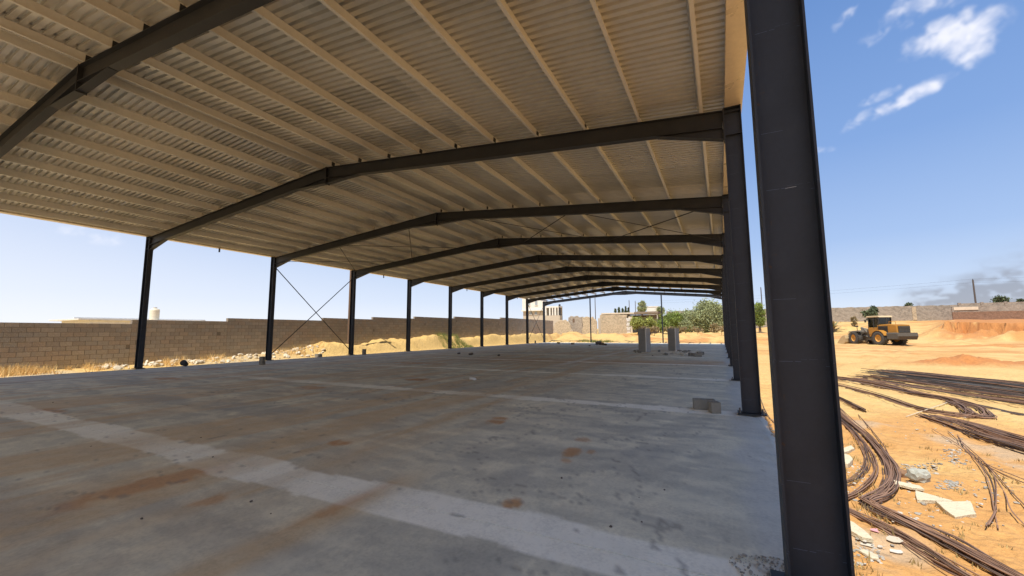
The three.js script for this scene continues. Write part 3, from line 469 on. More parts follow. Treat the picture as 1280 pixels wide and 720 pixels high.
{
  const z = -128, [x0, y0] = pt(809, 392, z), [x1, y1] = pt(822.5, 383.5, z), b = thing('white_hut', 'small plain white hut among the trees behind the stone house', 'house', [(x0 + x1) / 2, 0, z]);
  part('wall', box(x1 - x0, y1, 3.5, 0, y1 / 2, -1.75), M2.white, b); part('parapet', box(x1 - x0 + 0.2, 0.25, 3.7, 0, y1 + 0.1, -1.75), M2.white, b);
}
// walls beyond the yard on the right
{
  const z = -108, top_ = []; const r = rng(9);
  for (let x = 42; x >= -12; x -= 0.55) top_.push([x, 6.42 - 0.004 * x + (r() - 0.5) * 0.16]);
  const g = prism([[-12, 1], [42, 1], ...top_], 0.5).translate(0, 0, z);
  const w = thing('field_wall', 'long grey rubble stone wall behind the yellow loader', 'wall'); part('masonry', g, M2.fieldstone, w);
  const [bx, by] = pt(1142, 390, z); part('pale_pier', box(0.6, 2.6, 0.3, bx, by - 0.3, z + 0.2), M2.rubble, w);
}
{
  const z = -101, x0 = onPlane('z', z, 1190, 390).x, w = thing('yard_wall', 'brown yard wall with grey upper band and row of short posts', 'wall', [x0, 0, z], -0.12);
  part('lower_wall', box(30, 3.4, 0.4, 15, 3.0, 0), std({ color: lin(0.35, 0.21, 0.135), map: rep(stoneTile, 0.2), bumpMap: rep(stoneTile, 0.2), bumpScale: 0.1, roughness: 1 }), w); part('upper_band', box(30, 1.0, 0.36, 15, 5.2, 0), M2.fieldstone, w);
  for (let k = 0; k < 11; k++) part('post', box(0.34, 0.75, 0.42, 1 + k * 2.75, 5.95, 0.0), M2.fieldstone, w);
  for (let k = 0; k < 10; k++) part('infill_panel', box(2.38, 0.5, 0.18, 2.375 + k * 2.75, 5.95, 0), M2.fieldstone, w);
  part('pale_panel', box(3.0, 0.55, 0.06, 1.7, 5.3, 0.26), M2.cream, w);
}

// ---------------------------------------------------------------- poles
function utilityPole(px, pyTop, r, yBase, label, rad = 0.11, m = M2.pole, lean = 0) {
  const [a, e] = azel(px, pyTop), p = polar(a, r, yBase), h = EYE + r * Math.tan(e * Math.PI / 180) - yBase;
  const o = thing('utility_pole', label, 'pole', [p.x, yBase, p.z]); o.rotation.z = lean;
  part('shaft', new THREE.CylinderGeometry(rad * 0.75, rad, h, 10).translate(0, h / 2, 0), m, o); part('insulator', new THREE.CylinderGeometry(0.05, 0.07, 0.25, 8).translate(0, h + 0.12, 0), M2.iron, o);
  return V(p.x, yBase + h, p.z);
}
utilityPole(743.7, 372, 120, 1.5, 'thin grey pole rising behind the ruined hut', 0.13);
utilityPole(786.3, 376, 125, 2, 'thin grey pole beside the row of small conifers', 0.12);
utilityPole(794, 377, 128, 2, 'thin grey pole beside the tall tree behind the stone house', 0.12);
utilityPole(951, 360, 115, 2, 'tall thin pole above the green bush beside the columns', 0.14);
const poleTop = utilityPole(1216, 350, 130, 3.6, 'dark leaning pole standing beyond the yard wall', 0.17, M2.pole, 0);
{
  const o = thing('timber_pole', 'tall brown timber pole in the sand heap beside the block wall', 'pole', [-25.25, 0.6, -22.3]); o.rotation.set(0.012, 0, -0.012);
  part('shaft', new THREE.CylinderGeometry(0.095, 0.125, 9.0, 12).translate(0, 4.5, 0), M2.wood, o); part('crossarm', box(1.3, 0.1, 0.1, 0, 8.6, 0.1), M2.wood, o);
  for (const dz of [0.5, -0.25]) for (const k of [0, 1]) { const a = V(poleTop.x, poleTop.y + dz - 0.3, poleTop.z), b = V(poleTop.x + (k ? 45 : -70), poleTop.y + dz - 0.3, poleTop.z + (k ? 12 : -30)), m = a.clone().lerp(b, 0.5).add(V(0, -1.2, 0)); single('overhead_wire', new THREE.TubeGeometry(new THREE.QuadraticBezierCurve3(a, m, b), 24, 0.011, 5), M.cable, 'thin sagging overhead wire on the dark leaning pole', 'wire', 'overhead wires'); }
}

// ---------------------------------------------------------------- trees, bushes, grass
const leafMat = (r, g, b) => new THREE.MeshPhysicalMaterial({ color: lin(r, g, b), vertexColors: true, roughness: 0.9, transmission: 0.25, thickness: 0, side: THREE.DoubleSide });
const L = { green: leafMat(0.24, 0.31, 0.06), olive: leafMat(0.34, 0.37, 0.18), dark: leafMat(0.09, 0.12, 0.05), yellow: leafMat(0.34, 0.36, 0.08), dry: leafMat(0.34, 0.26, 0.13) };
const bark = std({ color: lin(0.16, 0.12, 0.085), map: rep(concreteTile, 1), roughness: 1 });
function crownGeo(seed, rx, ry, n, leaf, clumps, shape) {   // leaf faces gathered in clumps through the crown
  const r = rng(seed), pos = [], nor = [], col = [], cs = [];
  for (let k = 0; k < clumps; k++) { const a = r() * 6.283, h = r() * 2 - 1, rad = Math.sqrt(1 - h * h) * (0.35 + 0.65 * Math.sqrt(r())); let x = Math.cos(a) * rad, z = Math.sin(a) * rad, y = h * 0.95; if (shape === 'cone') { const t = r(); y = t * 2 - 1; const w = (1 - t) * 0.8 + 0.12; x = Math.cos(a) * w * r(); z = Math.sin(a) * w * r(); } cs.push([x * rx * 0.8, y * ry * 0.8, z * rx * 0.8, (0.22 + 0.22 * r()) * Math.min(rx, ry) * (shape === 'cone' ? 0.9 : 1), 0.7 + 0.6 * r()]); }
  const t1 = V(), t2 = V(), nn = V();
  for (let k = 0; k < n; k++) {
    const c = cs[Math.floor(r() * cs.length)]; nn.set(r() * 2 - 1, r() * 2 - 1, r() * 2 - 1).normalize(); const d = c[3] * Math.cbrt(0.15 + 0.85 * r()) * (r() < 0.2 ? 1.2 + 0.9 * r() : 1), p = V(c[0] + nn.x * d, c[1] + nn.y * d, c[2] + nn.z * d);
    const ax = V(r() * 2 - 1, r() * 1.4 - 0.5, r() * 2 - 1).normalize(); t1.crossVectors(ax, V(r(), r(), r())).normalize(); t2.crossVectors(ax, t1); const s = leaf * (0.6 + 0.8 * r()), w = s * 0.55;
    const A = p.clone().addScaledVector(t1, -s), B = p.clone().addScaledVector(t2, w), C = p.clone().addScaledVector(t1, s), D = p.clone().addScaledVector(t2, -w), tone = c[4] * (0.55 + 0.95 * r() * r() + 0.15);
    for (const v of [A, B, C, A, C, D]) { pos.push(v.x, v.y, v.z); col.push(tone, tone, tone * (0.85 + 0.3 * c[4] - 0.2)); }
  }
  const g = new THREE.BufferGeometry(); g.setAttribute('position', new THREE.Float32BufferAttribute(pos, 3)); g.setAttribute('color', new THREE.Float32BufferAttribute(col, 3)); g.computeVertexNormals(); return g;
}
function plant(name, category, label, px, pyBase, pyTop, hw, r, m, o = {}) {   // pixel box and distance -> a plant of real size
  const [a, eb] = azel(px, pyBase), [, et] = azel(px, pyTop), base = polar(a, r); base.y = EYE + r * Math.tan(eb * Math.PI / 180);
  const H = r * (Math.tan(et * Math.PI / 180) - Math.tan(eb * Math.PI / 180)), [a2] = azel(px + hw, pyBase), R = r * Math.abs(a2 - a) * Math.PI / 180;
  const foot = Math.min(base.y, ground(base.x, base.z)), lift = base.y - foot, t = thing(name, label, category, [base.x, foot, base.z], 0, o.group), seed = Math.floor(px * 13 + r), rr = rng(seed);
  const low = (o.low ?? 0.08) * H + lift, ry = (H + lift - low) / 2, cy = low + ry, limbs = [new THREE.CylinderGeometry(0.035 * H * 0.6, 0.05 * H, cy, 7).translate(0, cy / 2, 0)];
  for (let k = 0; k < 6; k++) { const an = rr() * 6.283; limbs.push(rod(V(0, cy * (0.35 + 0.4 * rr()), 0), V(Math.cos(an) * R * 0.6, cy + ry * (rr() - 0.3), Math.sin(an) * R * 0.6), 0.012 * H, 5)); }
  part('trunk', merge(limbs), bark, t);
  const c = part('crown', crownGeo(seed, R, ry, o.n ?? 2600, o.leaf ?? 0.13, o.clumps ?? 34, o.shape), m, t); c.position.y = cy;
}
for (const [px, top_, hw] of [[769.5, 385.5, 2.6], [774, 383.5, 2.8], [778.5, 384.5, 2.6], [782.5, 382.5, 2.6], [786, 384, 2.2]]) plant('conifer', 'tree', 'narrow dark conifer in the row behind the stone house roof', px, 396, top_, hw, 130, L.dark, { shape: 'cone', n: 1400, leaf: 0.16, group: 'row of small conifers' });
plant('tall_tree', 'tree', 'tall loose olive tree rising behind the stone house roof', 803, 398, 375.5, 7, 122, L.olive, { low: 0.3, n: 2600, leaf: 0.17, clumps: 30 });
plant('roof_tree', 'tree', 'dark tree beside the white hut behind the roof slab', 826, 398, 383, 5.5, 118, L.olive, { low: 0.25, n: 1800, leaf: 0.16 });
plant('bush', 'bush', 'bright green bush in front of the stone house doorway', 797.5, 413, 395.5, 10, 78, L.yellow, { n: 3000, low: 0.02, clumps: 50 });
plant('bush', 'bush', 'bright green bush under the long roof slab', 813, 413, 396.5, 9.5, 78.5, L.yellow, { n: 2600, low: 0.02, clumps: 46 });
plant('leafy_tree', 'tree', 'bright green leafy tree behind the two concrete pillars', 842, 414, 388.5, 16, 88, L.green, { n: 7000, clumps: 90, low: 0 });
plant('leafy_tree', 'tree', 'yellowish green tree beside the gable post', 826, 414, 391, 9, 89, L.yellow, { n: 3200, low: 0, clumps: 50 });
plant('bush', 'bush', 'low green bush between the two concrete pillars', 829, 413, 398, 9, 80, L.green, { n: 2600, clumps: 50, low: -0.1 });
plant('bush', 'bush', 'low olive bush at the foot of the bright leafy tree', 857, 413, 400, 8, 82, L.olive, { n: 2200, clumps: 50, low: -0.1 });
for (const [px, hw] of [[806, 8], [818, 9], [836, 9], [852, 8], [872, 10], [902, 7]]) plant('dry_brush', 'shrub', 'low dry brown brush on the sand below the green trees', px, 413.5, 408, hw, 76, L.dry, { n: 700, clumps: 24, low: -0.3, leaf: 0.1, group: 'dry brush below the trees' });
plant('fig_tree', 'tree', 'olive bush filling the gap between the bright leafy tree and the large one', 850, 414, 391.5, 11, 91, L.olive, { n: 4200, clumps: 60, leaf: 0.14, low: -0.06 });
plant('fig_tree', 'tree', 'large grey green spreading tree behind the far floor end', 886, 414, 376, 24, 90, L.olive, { n: 13000, clumps: 150, leaf: 0.15, low: -0.08 });
plant('fig_tree', 'tree', 'lower grey green bush joined to the large spreading tree', 862, 414, 386.5, 14, 89, L.olive, { n: 6000, clumps: 80, leaf: 0.14, low: -0.06 });
plant('bush', 'bush', 'leafy green bush beside the right-hand columns', 950, 411, 377, 9, 92, L.green, { n: 5200, clumps: 60, low: 0 });
plant('dark_tree', 'tree', 'dark green tree with open branches behind the loader cab', 1090, 407, 381.5, 11, 86, L.dark, { n: 2000, clumps: 16, leaf: 0.17, low: 0.12 });
plant('dark_tree', 'tree', 'dark rounded tree behind the yard wall', 1252, 386, 371, 13, 140, L.dark, { n: 3000, clumps: 36, leaf: 0.2 });
plant('dark_tree', 'tree', 'dark low tree behind the yard wall beyond the rounded tree', 1278, 386, 373.5, 8, 142, L.dark, { n: 2000, leaf: 0.2 });
plant('dark_tree', 'tree', 'small dark treetop just above the grey rubble wall', 1137, 388, 378.3, 6, 150, L.dark, { n: 1200, leaf: 0.2 });
plant('dry_shrub', 'shrub', 'dry brown shrub in front of the grey rubble wall', 1068, 405, 395, 5, 92, L.dry, { n: 500, clumps: 14, low: -0.2 });
plant('dry_shrub', 'shrub', 'dry brown shrub at the foot of the large spreading tree', 893, 414, 404, 7, 86, L.dry, { n: 800, clumps: 14, low: -0.2 });
{   // palm with dry fronds
  const [a] = azel(1041, 405), p = polar(a, 88); p.y = ground(p.x, p.z); const t = thing('palm_shrub', 'low dry palm with arching brown green fronds beside the loader', 'palm', [p.x, p.y, p.z]), r = rng(3);
  part('trunk', new THREE.CylinderGeometry(0.2, 0.3, 0.7, 8).translate(0, 0.3, 0), bark, t);
  for (let k = 0; k < 22; k++) {
    const an = k * 2.4, len = 1.5 + r() * 0.9, up = 0.5 + r() * 1.1, pos = []; let prev = V(0, 0.6, 0);
    for (let s = 1; s <= 6; s++) { const q = s / 6, cur = V(Math.cos(an) * len * q * 0.9, 0.6 + len * (up * q - q * q * (0.35 + up * 0.45)) + 0.3 * q, Math.sin(an) * len * q * 0.9), side = V(-Math.sin(an), 0, Math.cos(an)).multiplyScalar(0.2 * (1 - q * 0.7)); for (const v of [prev.clone().sub(side), prev.clone().add(side), cur.clone().add(side), prev.clone().sub(side), cur.clone().add(side), cur.clone().sub(side)]) pos.push(v.x, v.y - Math.abs(v.x * 0), v.z); prev = cur; }
    const g = new THREE.BufferGeometry(); g.setAttribute('position', new THREE.Float32BufferAttribute(pos, 3)); g.computeVertexNormals(); tint(g, k % 3 ? [1, 0.95, 0.9] : [0.5, 0.75, 0.4]); part('frond', g, L.dry, t);
  }
}
function tufts(list, seed, blades, h, spread) {   // list of [x, z, size]
  const r = rng(seed), pos = [], col = [], nor = [];
  for (const [x, z, s] of list) for (let k = 0; k < blades; k++) {
    const a = r() * 6.283, d = spread * s * Math.sqrt(r()), bx = x + Math.cos(a) * d, bz = z + Math.sin(a) * d, y = Math.max(ground(bx, bz), -0.3), hh = h * s * (0.5 + r()), lx = (r() - 0.5) * hh * 1.1, lz = (r() - 0.5) * hh * 1.1, w = 0.006 + 0.006 * r(), an = r() * 3.14, c = 0.7 + 0.6 * r();
    pos.push(bx - Math.cos(an) * w, y - 0.02, bz - Math.sin(an) * w, bx + Math.cos(an) * w, y - 0.02, bz + Math.sin(an) * w, bx + lx, y + hh, bz + lz); for (let q = 0; q < 3; q++) { col.push(c, c * (0.92 + 0.1 * r()), c * 0.9); }
  }
  const g = new THREE.BufferGeometry(); g.setAttribute('position', new THREE.Float32BufferAttribute(pos, 3)); g.setAttribute('color', new THREE.Float32BufferAttribute(col, 3)); g.computeVertexNormals(); return g;
}
{
  const r = rng(41), a = [], b = [], c = [];
  for (let k = 0; k < 46; k++) { const z = -4.6 - Math.pow(r(), 1.3) * 14; a.push([-24.0 - r() * 1.9, z, 0.6 + r() * 0.8]); }
  for (const [px, py, n] of [[12, 470, 45], [40, 469, 16], [125, 462, 10], [265, 453, 8], [215, 456, 12], [360, 446, 16], [385, 445, 16]]) for (let k = 0; k < n; k++) { const p = onPlane('x', -24.4 - r() * 1.2, px + (r() - 0.5) * 40, py); a.push([p.x, p.z, 0.8 + r() * 0.8]); }
  stuff('dry_grass', tufts(a, 8, 24, 0.21, 0.16), new THREE.MeshPhysicalMaterial({ color: lin(0.78, 0.56, 0.26), vertexColors: true, roughness: 0.9, side: THREE.DoubleSide }), 'dry straw coloured grass along the foot of the block wall', 'grass');
  for (let k = 0; k < 60; k++) { const z = -33 - r() * 4; b.push([-24.1 - r() * 1.6, z, 0.7 + r()]); } for (let k = 0; k < 40; k++) b.push([-23.95 - r() * 0.3, -34 - r() * 4, 0.5]); for (let k = 0; k < 60; k++) b.push([-19 + r() * 5, -59 - r() * 1.5, 0.8 + r() * 0.6]);
  stuff('green_weeds', tufts(b, 9, 40, 0.24, 0.2), leafMat(0.25, 0.29, 0.08), 'green weeds growing on the sand heap and floor edge', 'weeds');
  for (let k = 0; k < 70; k++) { const p = Gp(1055 + r() * 225, 500 + r() * 215); c.push([p.x, p.z, 0.25 + r() * 0.45]); } for (let k = 0; k < 35; k++) { const p = Gp(1052 + r() * 60, 545 + r() * 120); c.push([p.x, p.z, 0.5 + r() * 0.5]); } for (let k = 0; k < 14; k++) c.push([0.76 + r() * 0.12, -3.3 - r() * 4, 0.5 + r() * 0.5]);
  stuff('dry_sprigs', tufts(c, 10, 9, 0.07, 0.1), new THREE.MeshPhysicalMaterial({ color: lin(0.36, 0.27, 0.12), vertexColors: true, roughness: 0.9, side: THREE.DoubleSide }), 'sparse dry sprigs on the sand among the steel bars', 'weeds');
}

// ---------------------------------------------------------------- stones, blocks, rubble
function rock(seed, sx, sy, sz, det = 1) {
  const g = new THREE.IcosahedronGeometry(1, det), p = g.attributes.position, memo = {}, r = rng(seed);
  for (let i = 0; i < p.count; i++) { const k = [0, 1, 2].map((q) => p.getComponent(i, q).toFixed(2)).join(); const s = memo[k] ??= 0.72 + r() * 0.5; p.setXYZ(i, Math.max(-0.8, Math.min(0.8, p.getX(i) * s)) * sx, Math.max(-0.7, Math.min(0.75, p.getY(i) * s)) * sy, Math.max(-0.8, Math.min(0.8, p.getZ(i) * s)) * sz); }
  g.computeVertexNormals(); return g;
}
const stoneMat = [[0.66, 0.57, 0.42], [0.60, 0.50, 0.36], [0.70, 0.63, 0.50]].map(([r, g, b]) => std({ color: lin(r, g, b), map: rep(concreteTile, 2), roughness: 1 }));
{
  const r = rng(55), geos = Array.from({ length: 8 }, (_, k) => rock(100 + k, 1, 0.7, 1));
  for (let k = 0; k < 210; k++) {   // loose stones along the foot of the wall
    const t = r(), z = -8.2 - t * 11.5, x = -25.5 + (r() - 0.35) * 1.5 + 0.3, s = 0.035 + 0.11 * Math.pow(r(), 1.8), o = single('rubble_stone', geos[Math.floor(r() * 8)], stoneMat[Math.floor(r() * 3)], 'pale loose stone in the rubble along the block wall', 'stone', 'rubble stones along the block wall');
    o.position.set(Math.min(x, -24.0), ground(x, z) + s * 0.35, z); o.scale.set(s * (0.8 + r() * 0.8), s, s * (0.8 + r() * 0.8)); o.rotation.set(r(), r() * 6, r());
  }
  for (let k = 0; k < 46; k++) {   // clods and stones on the far heaps
    const px = 600 + r() * 190, p = Gp(px, 419 + r() * 8, 0.5), s = 0.1 + 0.2 * r() * r(); if (p.z < -90 || p.x > 0 || p.z > -58.5) continue; const o = single('heap_stone', geos[Math.floor(r() * 8)], stoneMat[Math.floor(r() * 3)], 'pale stone lying on the sand heaps beyond the far floor end', 'stone', 'stones on the far sand heaps'); o.position.set(p.x, ground(p.x, p.z) + s * 0.3, p.z); o.scale.set(s, s, s); o.rotation.set(r(), r() * 6, r());
  }
}
const hollowBlock = (() => { const s = new THREE.Shape([[-0.2, -0.1], [0.2, -0.1], [0.2, 0.1], [-0.2, 0.1]].map(([x, y]) => new THREE.Vector2(x, y))); for (const c of [-0.1, 0.1]) s.holes.push(new THREE.Path([[c - 0.07, -0.07], [c - 0.07, 0.07], [c + 0.07, 0.07], [c + 0.07, -0.07]].map(([x, y]) => new THREE.Vector2(x, y)))); return new THREE.ExtrudeGeometry(s, { depth: 0.19, bevelEnabled: true, bevelSize: 0.004, bevelThickness: 0.004, bevelSegments: 1 }).rotateX(-Math.PI / 2); })();
const greyBlock = std({ color: lin(0.27, 0.25, 0.21), map: rep(concreteTile, 2), bumpMap: rep(bumpTile, 4), bumpScale: 0.012, roughness: 1 });
function block(px, py, turn, how, label, group, m = greyBlock) { const p = onPlane('y', 0, px, py), o = single('concrete_block', hollowBlock, m, label, 'block', group); o.position.set(p.x, how === 'flat' ? 0.006 : how === 'end' ? 0.204 : 0.104, p.z); o.rotation.y = turn; if (how === 'side') { o.rotation.set(Math.PI / 2, 0, turn); o.position.y = 0.104; } if (how === 'end') { o.rotation.set(0, turn, Math.PI / 2); } return o; }
block(880.5, 511.5, 0.15, 'flat', 'grey hollow concrete block lying behind another near the right-hand columns');
{ const o = block(893.5, 516, 0, 'flat', 'grey concrete half block standing in front of another near the right-hand columns'); o.scale.set(0.42, 1.05, 0.95); o.rotation.y = 0.35; }
block(329.5, 456, 0.2, 'end', 'grey concrete block standing on end beside a left-hand column');
block(398, 446.3, 0.3, 'flat', 'dark concrete block lying flat on the left floor edge');
block(456.5, 443.5, 0.2, 'end', 'concrete block standing on end on the left floor edge beside the sand heap');
block(866, 445, 0.5, 'side', 'grey block lying in the rubble near the concrete pillars', 'blocks in the rubble'); block(872.5, 446, 0.2, 'flat', 'grey block lying in the rubble near the concrete pillars', 'blocks in the rubble'); block(875, 443.4, -0.4, 'side', 'grey block lying in the rubble near the concrete pillars', 'blocks in the rubble');
block(670, 429.4, 0.4, 'end', 'small dark block standing by a far left-hand column'); block(716, 430.5, 0.4, 'flat', 'dark block lying by itself at the far floor end'); block(698, 429.5, 0.4, 'flat', 'dark block lying beside the far corner column');
{
  const r = rng(91), chip = std({ color: lin(0.62, 0.57, 0.48), map: rep(concreteTile, 3), roughness: 1 }), chipD = std({ color: lin(0.13, 0.10, 0.08), roughness: 1 }), geos = Array.from({ length: 6 }, (_, k) => rock(300 + k, 1, 0.75, 1));
  const bit = (name, px, py, s, m, label, group, cat = 'rubble') => { const p = onPlane('y', 0, px, py), o = single(name, geos[Math.floor(r() * 6)], m, label, cat, group); o.position.set(p.x, s * 0.45, p.z); o.scale.set(s * (0.8 + r() * 0.7), s * (0.6 + 0.5 * r()), s * (0.8 + r() * 0.7)); o.rotation.set(r() * 0.4, r() * 6, r() * 0.4); return o; };
  for (let k = 0; k < 34; k++) bit('rubble_chunk', 816 + r() * 62 + (r() - 0.5) * 6, 439.5 + r() * 5.5, 0.05 + 0.12 * r(), r() < 0.75 ? chip : greyBlock, 'pale rubble chunk on the floor around the concrete pillars', 'rubble around the concrete pillars');
  for (let k = 0; k < 9; k++) bit('rubble_chunk', 793 + r() * 9, 439 + r() * 2, 0.06 + 0.08 * r(), greyBlock, 'grey rubble chunk beside the concrete pillar farther from the right-hand columns', 'rubble at the pillar foot');
  bit('broken_block', 591, 475.5, 0.11, M2.white, 'single whitish broken lump lying alone on the open floor', undefined, 'lump');
  bit('dark_lump', 588.5, 443.8, 0.16, chipD, 'dark lump lying on the floor opposite the sand heaps', undefined, 'lump'); bit('dark_lump', 573.5, 442.4, 0.1, chipD, 'smaller dark lump beside the larger one on the floor', undefined, 'lump'); bit('dark_lump', 623.5, 445, 0.11, chipD, 'flat dark lump lying between floor strips', undefined, 'lump');
  for (const [px, py, s] of [[748, 429.6, 0.34], [751, 431, 0.3], [754, 431.3, 0.26], [757, 431.6, 0.22], [746, 430.8, 0.2], [737, 432.6, 0.15]]) bit('charred_lump', px, py, s, chipD, 'black charred lump in the pile at the far floor end', 'black pile at the far floor end', 'lump');
  for (let k = 0; k < 14; k++) bit('floor_pebble', 470 + r() * 460, 480 + r() * 220, 0.005 + 0.008 * r(), r() < 0.6 ? chipD : chip, 'tiny pebble lying on the concrete floor', 'pebbles on the floor', 'pebble');
  for (let k = 0; k < 8; k++) bit('floor_pebble', 60 + r() * 420, 500 + r() * 200, 0.006 + 0.009 * r(), chipD, 'tiny pebble lying on the concrete floor', 'pebbles on the floor', 'pebble');
  // bucket by the left floor edge
  const p = onPlane('y', 0, 238, 459), t = thing('black_bucket', 'small black bucket lying by the left floor edge', 'bucket', [p.x - 0.4, 0.12, p.z]); part('body', new THREE.LatheGeometry([[0, 0], [0.1, 0], [0.135, 0.26], [0.142, 0.26], [0.142, 0.275], [0.13, 0.275], [0.095, 0.012], [0, 0.012]].map(([x, y]) => new THREE.Vector2(x, y)), 18).rotateZ(1.3), M2.iron, t); part('handle', new THREE.TorusGeometry(0.135, 0.005, 5, 16, Math.PI).rotateY(0.6).translate(-0.25, 0.05, 0), M.cable, t);
}
// the two pillar stumps near the far end
for (const [px, py, turn, label] of [[805, 440.3, -0.42, 'square grey concrete pillar stump beside scattered grey rubble'], [842, 438.6, -0.40, 'square grey concrete pillar stump standing behind the pale rubble and blocks']]) {
  const p = onPlane('y', 0, px, py), t = thing('concrete_pillar', label, 'pillar', [p.x, 0, p.z - 0.4], turn, 'concrete pillar stumps'), r = rng(px | 0), gm = std({ color: lin(0.33, 0.32, 0.30), map: rep(concreteTile, 1), bumpMap: rep(bumpTile, 1), bumpScale: 0.02, roughness: 0.95 });
  part('shaft', box(0.64, 1.8, 0.66, 0, 0.9, 0), gm, t); for (let k = 0; k < 5; k++) part('board_mark', box(0.105, 1.79, 0.012, -0.24 + k * 0.12, 0.895, 0.335 + 0.004 * (k % 2)), gm, t);
  part('pale_strip', box(0.06, 1.84, 0.05, 0.325, 0.92, 0.325), M2.white, t);
  for (let k = 0; k < 10; k++) { const a = k < 5 ? [-0.27 + k * 0.135, 0.26] : k < 8 ? [0.27, 0.13 - (k - 5) * 0.19] : [-0.27 + (k - 8) * 0.27, -0.26]; part('bar_end', rod(V(a[0], 1.75, a[1]), V(a[0] + (r() - 0.5) * 0.05, 1.9 + r() * 0.1, a[1] + (r() - 0.5) * 0.05), 0.018, 6), M2.cream, t); }
}

// ---------------------------------------------------------------- steel bars lying in the yard
const rust = [[0.25, 0.145, 0.095], [0.17, 0.10, 0.07], [0.32, 0.19, 0.125], [0.12, 0.08, 0.064]].map((c) => std({ color: lin(...c), roughness: 0.75, metalness: 0.25 }));
const black = [[0.075, 0.07, 0.066], [0.11, 0.10, 0.092], [0.17, 0.15, 0.13], [0.04, 0.037, 0.036]].map((c) => std({ color: lin(...c), roughness: 0.55, metalness: 0.4 }));
function strand(parent, pts, rad, m, seg) { return part('bar', new THREE.TubeGeometry(new THREE.CatmullRomCurve3(pts, false, 'centripetal'), seg, rad, 5), m, parent); }
function bundle(label, paths, n, spread, height, rad, mats, seed, seg = 26) {   // paths: pixel polylines on the ground; bars lie side by side along them
  const t = thing('rebar_bundle', label, 'rebar'), r = rng(seed);
  const world = paths.map((path) => path.map(([a, b]) => Gp(a, b)));
  for (let k = 0; k < n; k++) {
    const w = world[k % world.length], off = (r() - 0.5) * 2 * spread * (r() < 0.16 ? 2.4 : 1), lay = r() * height, wob = r() * 6, pts = [];
    const cut = Math.floor(r() * 0);
    w.forEach((p, i) => {
      const q = w[Math.min(w.length - 1, i + 1)], o = w[Math.max(0, i - 1)], dx = q.x - o.x, dz = q.z - o.z, l = Math.hypot(dx, dz) || 1, f = off * (0.75 + 0.35 * Math.sin(i * 1.3 + wob)) + (r() - 0.5) * 0.03;
      const x = p.x - dz / l * f, z = p.z + dx / l * f; pts.push(V(x, Math.max(ground(x, z), ground(x + 0.06, z), ground(x, z + 0.06)) + rad + lay + 0.008 * r(), z));
    });
    const s = r() * 0.25; pts[0].lerp(pts[1], s); const m = pts.length; if (paths.fixEnd !== true) pts[m - 1].lerp(pts[m - 2], r() * 0.12);
    strand(t, pts, rad * (0.9 + 0.2 * r()), mats[Math.floor(r() * mats.length)], seg);
  }
  return t;
}
{   // wide pile of straight black bars
  const t = thing('rebar_pile', 'wide pile of long straight black steel bars fanned on the sand', 'rebar'), r = rng(17);
  const A0 = Gp(1050, 475), A1 = Gp(1122, 464), B0 = Gp(1280, 510), B1 = Gp(1280, 481);
  for (let k = 0; k < 150; k++) {
    const u = Math.pow(r(), 0.9), a = A0.clone().lerp(A1, u), b = B0.clone().lerp(B1, u + (r() - 0.5) * 0.12), d = b.clone().sub(a).setY(0), len = d.length(); d.normalize(); const s = (r() - 0.4) * 1.4 + (u < 0.6 ? r() * 0.9 : 0), L_ = 10.5 + r() * 1.2;
    const pts = []; const h = 0.012 + r() * (0.05 + 0.12 * Math.sin(Math.PI * Math.min(1, u * 1.1))) ; const skew = (r() - 0.5) * 0.35;
    for (let q = 0; q <= 5; q++) { const f = s + L_ * q / 5, x = a.x + d.x * f - d.z * skew * (q / 5 - 0.3), z = a.z + d.z * f + d.x * skew * (q / 5 - 0.3); pts.push(V(x, Math.max(ground(x, z), -0.22) + 0.01 + h * (q === 0 || q === 5 ? 0.75 : 1), z)); }
    const brown = u > 0.72 ? r() < 0.85 : u < 0.2 ? r() < 0.75 : r() < 0.3; strand(t, pts, 0.0075 + r() * 0.003, (brown ? rust : black)[Math.floor(r() * 4)], 10);
  }
}
bundle('brown hairpin-bent steel bars lying beside the wide black pile', [[[1030, 471], [1075, 477], [1110, 484], [1150, 494], [1185, 502], [1203, 508], [1216, 516], [1219, 521.5], [1211, 523.2], [1190, 521], [1150, 513], [1105, 499], [1070, 489], [1035, 480]], [[1030, 473], [1080, 479], [1120, 487], [1165, 497], [1205, 506], [1225, 513], [1234, 520], [1236, 523.5], [1227, 523.6], [1213, 519], [1200, 509.5], [1185, 504]]], 30, 0.12, 0.06, 0.0085, rust, 31, 50);
bundle('straight brown steel bars passing between the hairpin bars and the black pile', [[[1030, 472], [1090, 482], [1160, 496], [1220, 507], [1280, 519], [1340, 529]]], 9, 0.1, 0.03, 0.009, [...rust, ...black], 32, 14);
bundle('dark brown bundle of straight bars with ragged ends below the hairpin bars', [[[1150, 521], [1185, 532], [1225, 546], [1280, 563], [1340, 582]], [[1166, 523], [1210, 533], [1250, 545], [1290, 557], [1350, 575]]], 44, 0.15, 0.06, 0.0085, rust, 33, 14);
bundle('short stub of brown bars pointing out beside the big column', [[[1020, 486], [1045, 497], [1062, 506], [1080, 516]]], 14, 0.09, 0.05, 0.010, rust, 34, 10);
bundle('thick brown bundle of bars bent in a wide loop beside the big column', [[[1015, 492], [1040, 510], [1060, 528], [1085, 549], [1104, 572], [1114, 592], [1112, 610], [1101, 622], [1087, 629], [1082, 634], [1094, 641], [1130, 657], [1180, 682], [1235, 711], [1300, 748]]], 30, 0.075, 0.05, 0.0062, rust, 35, 70);
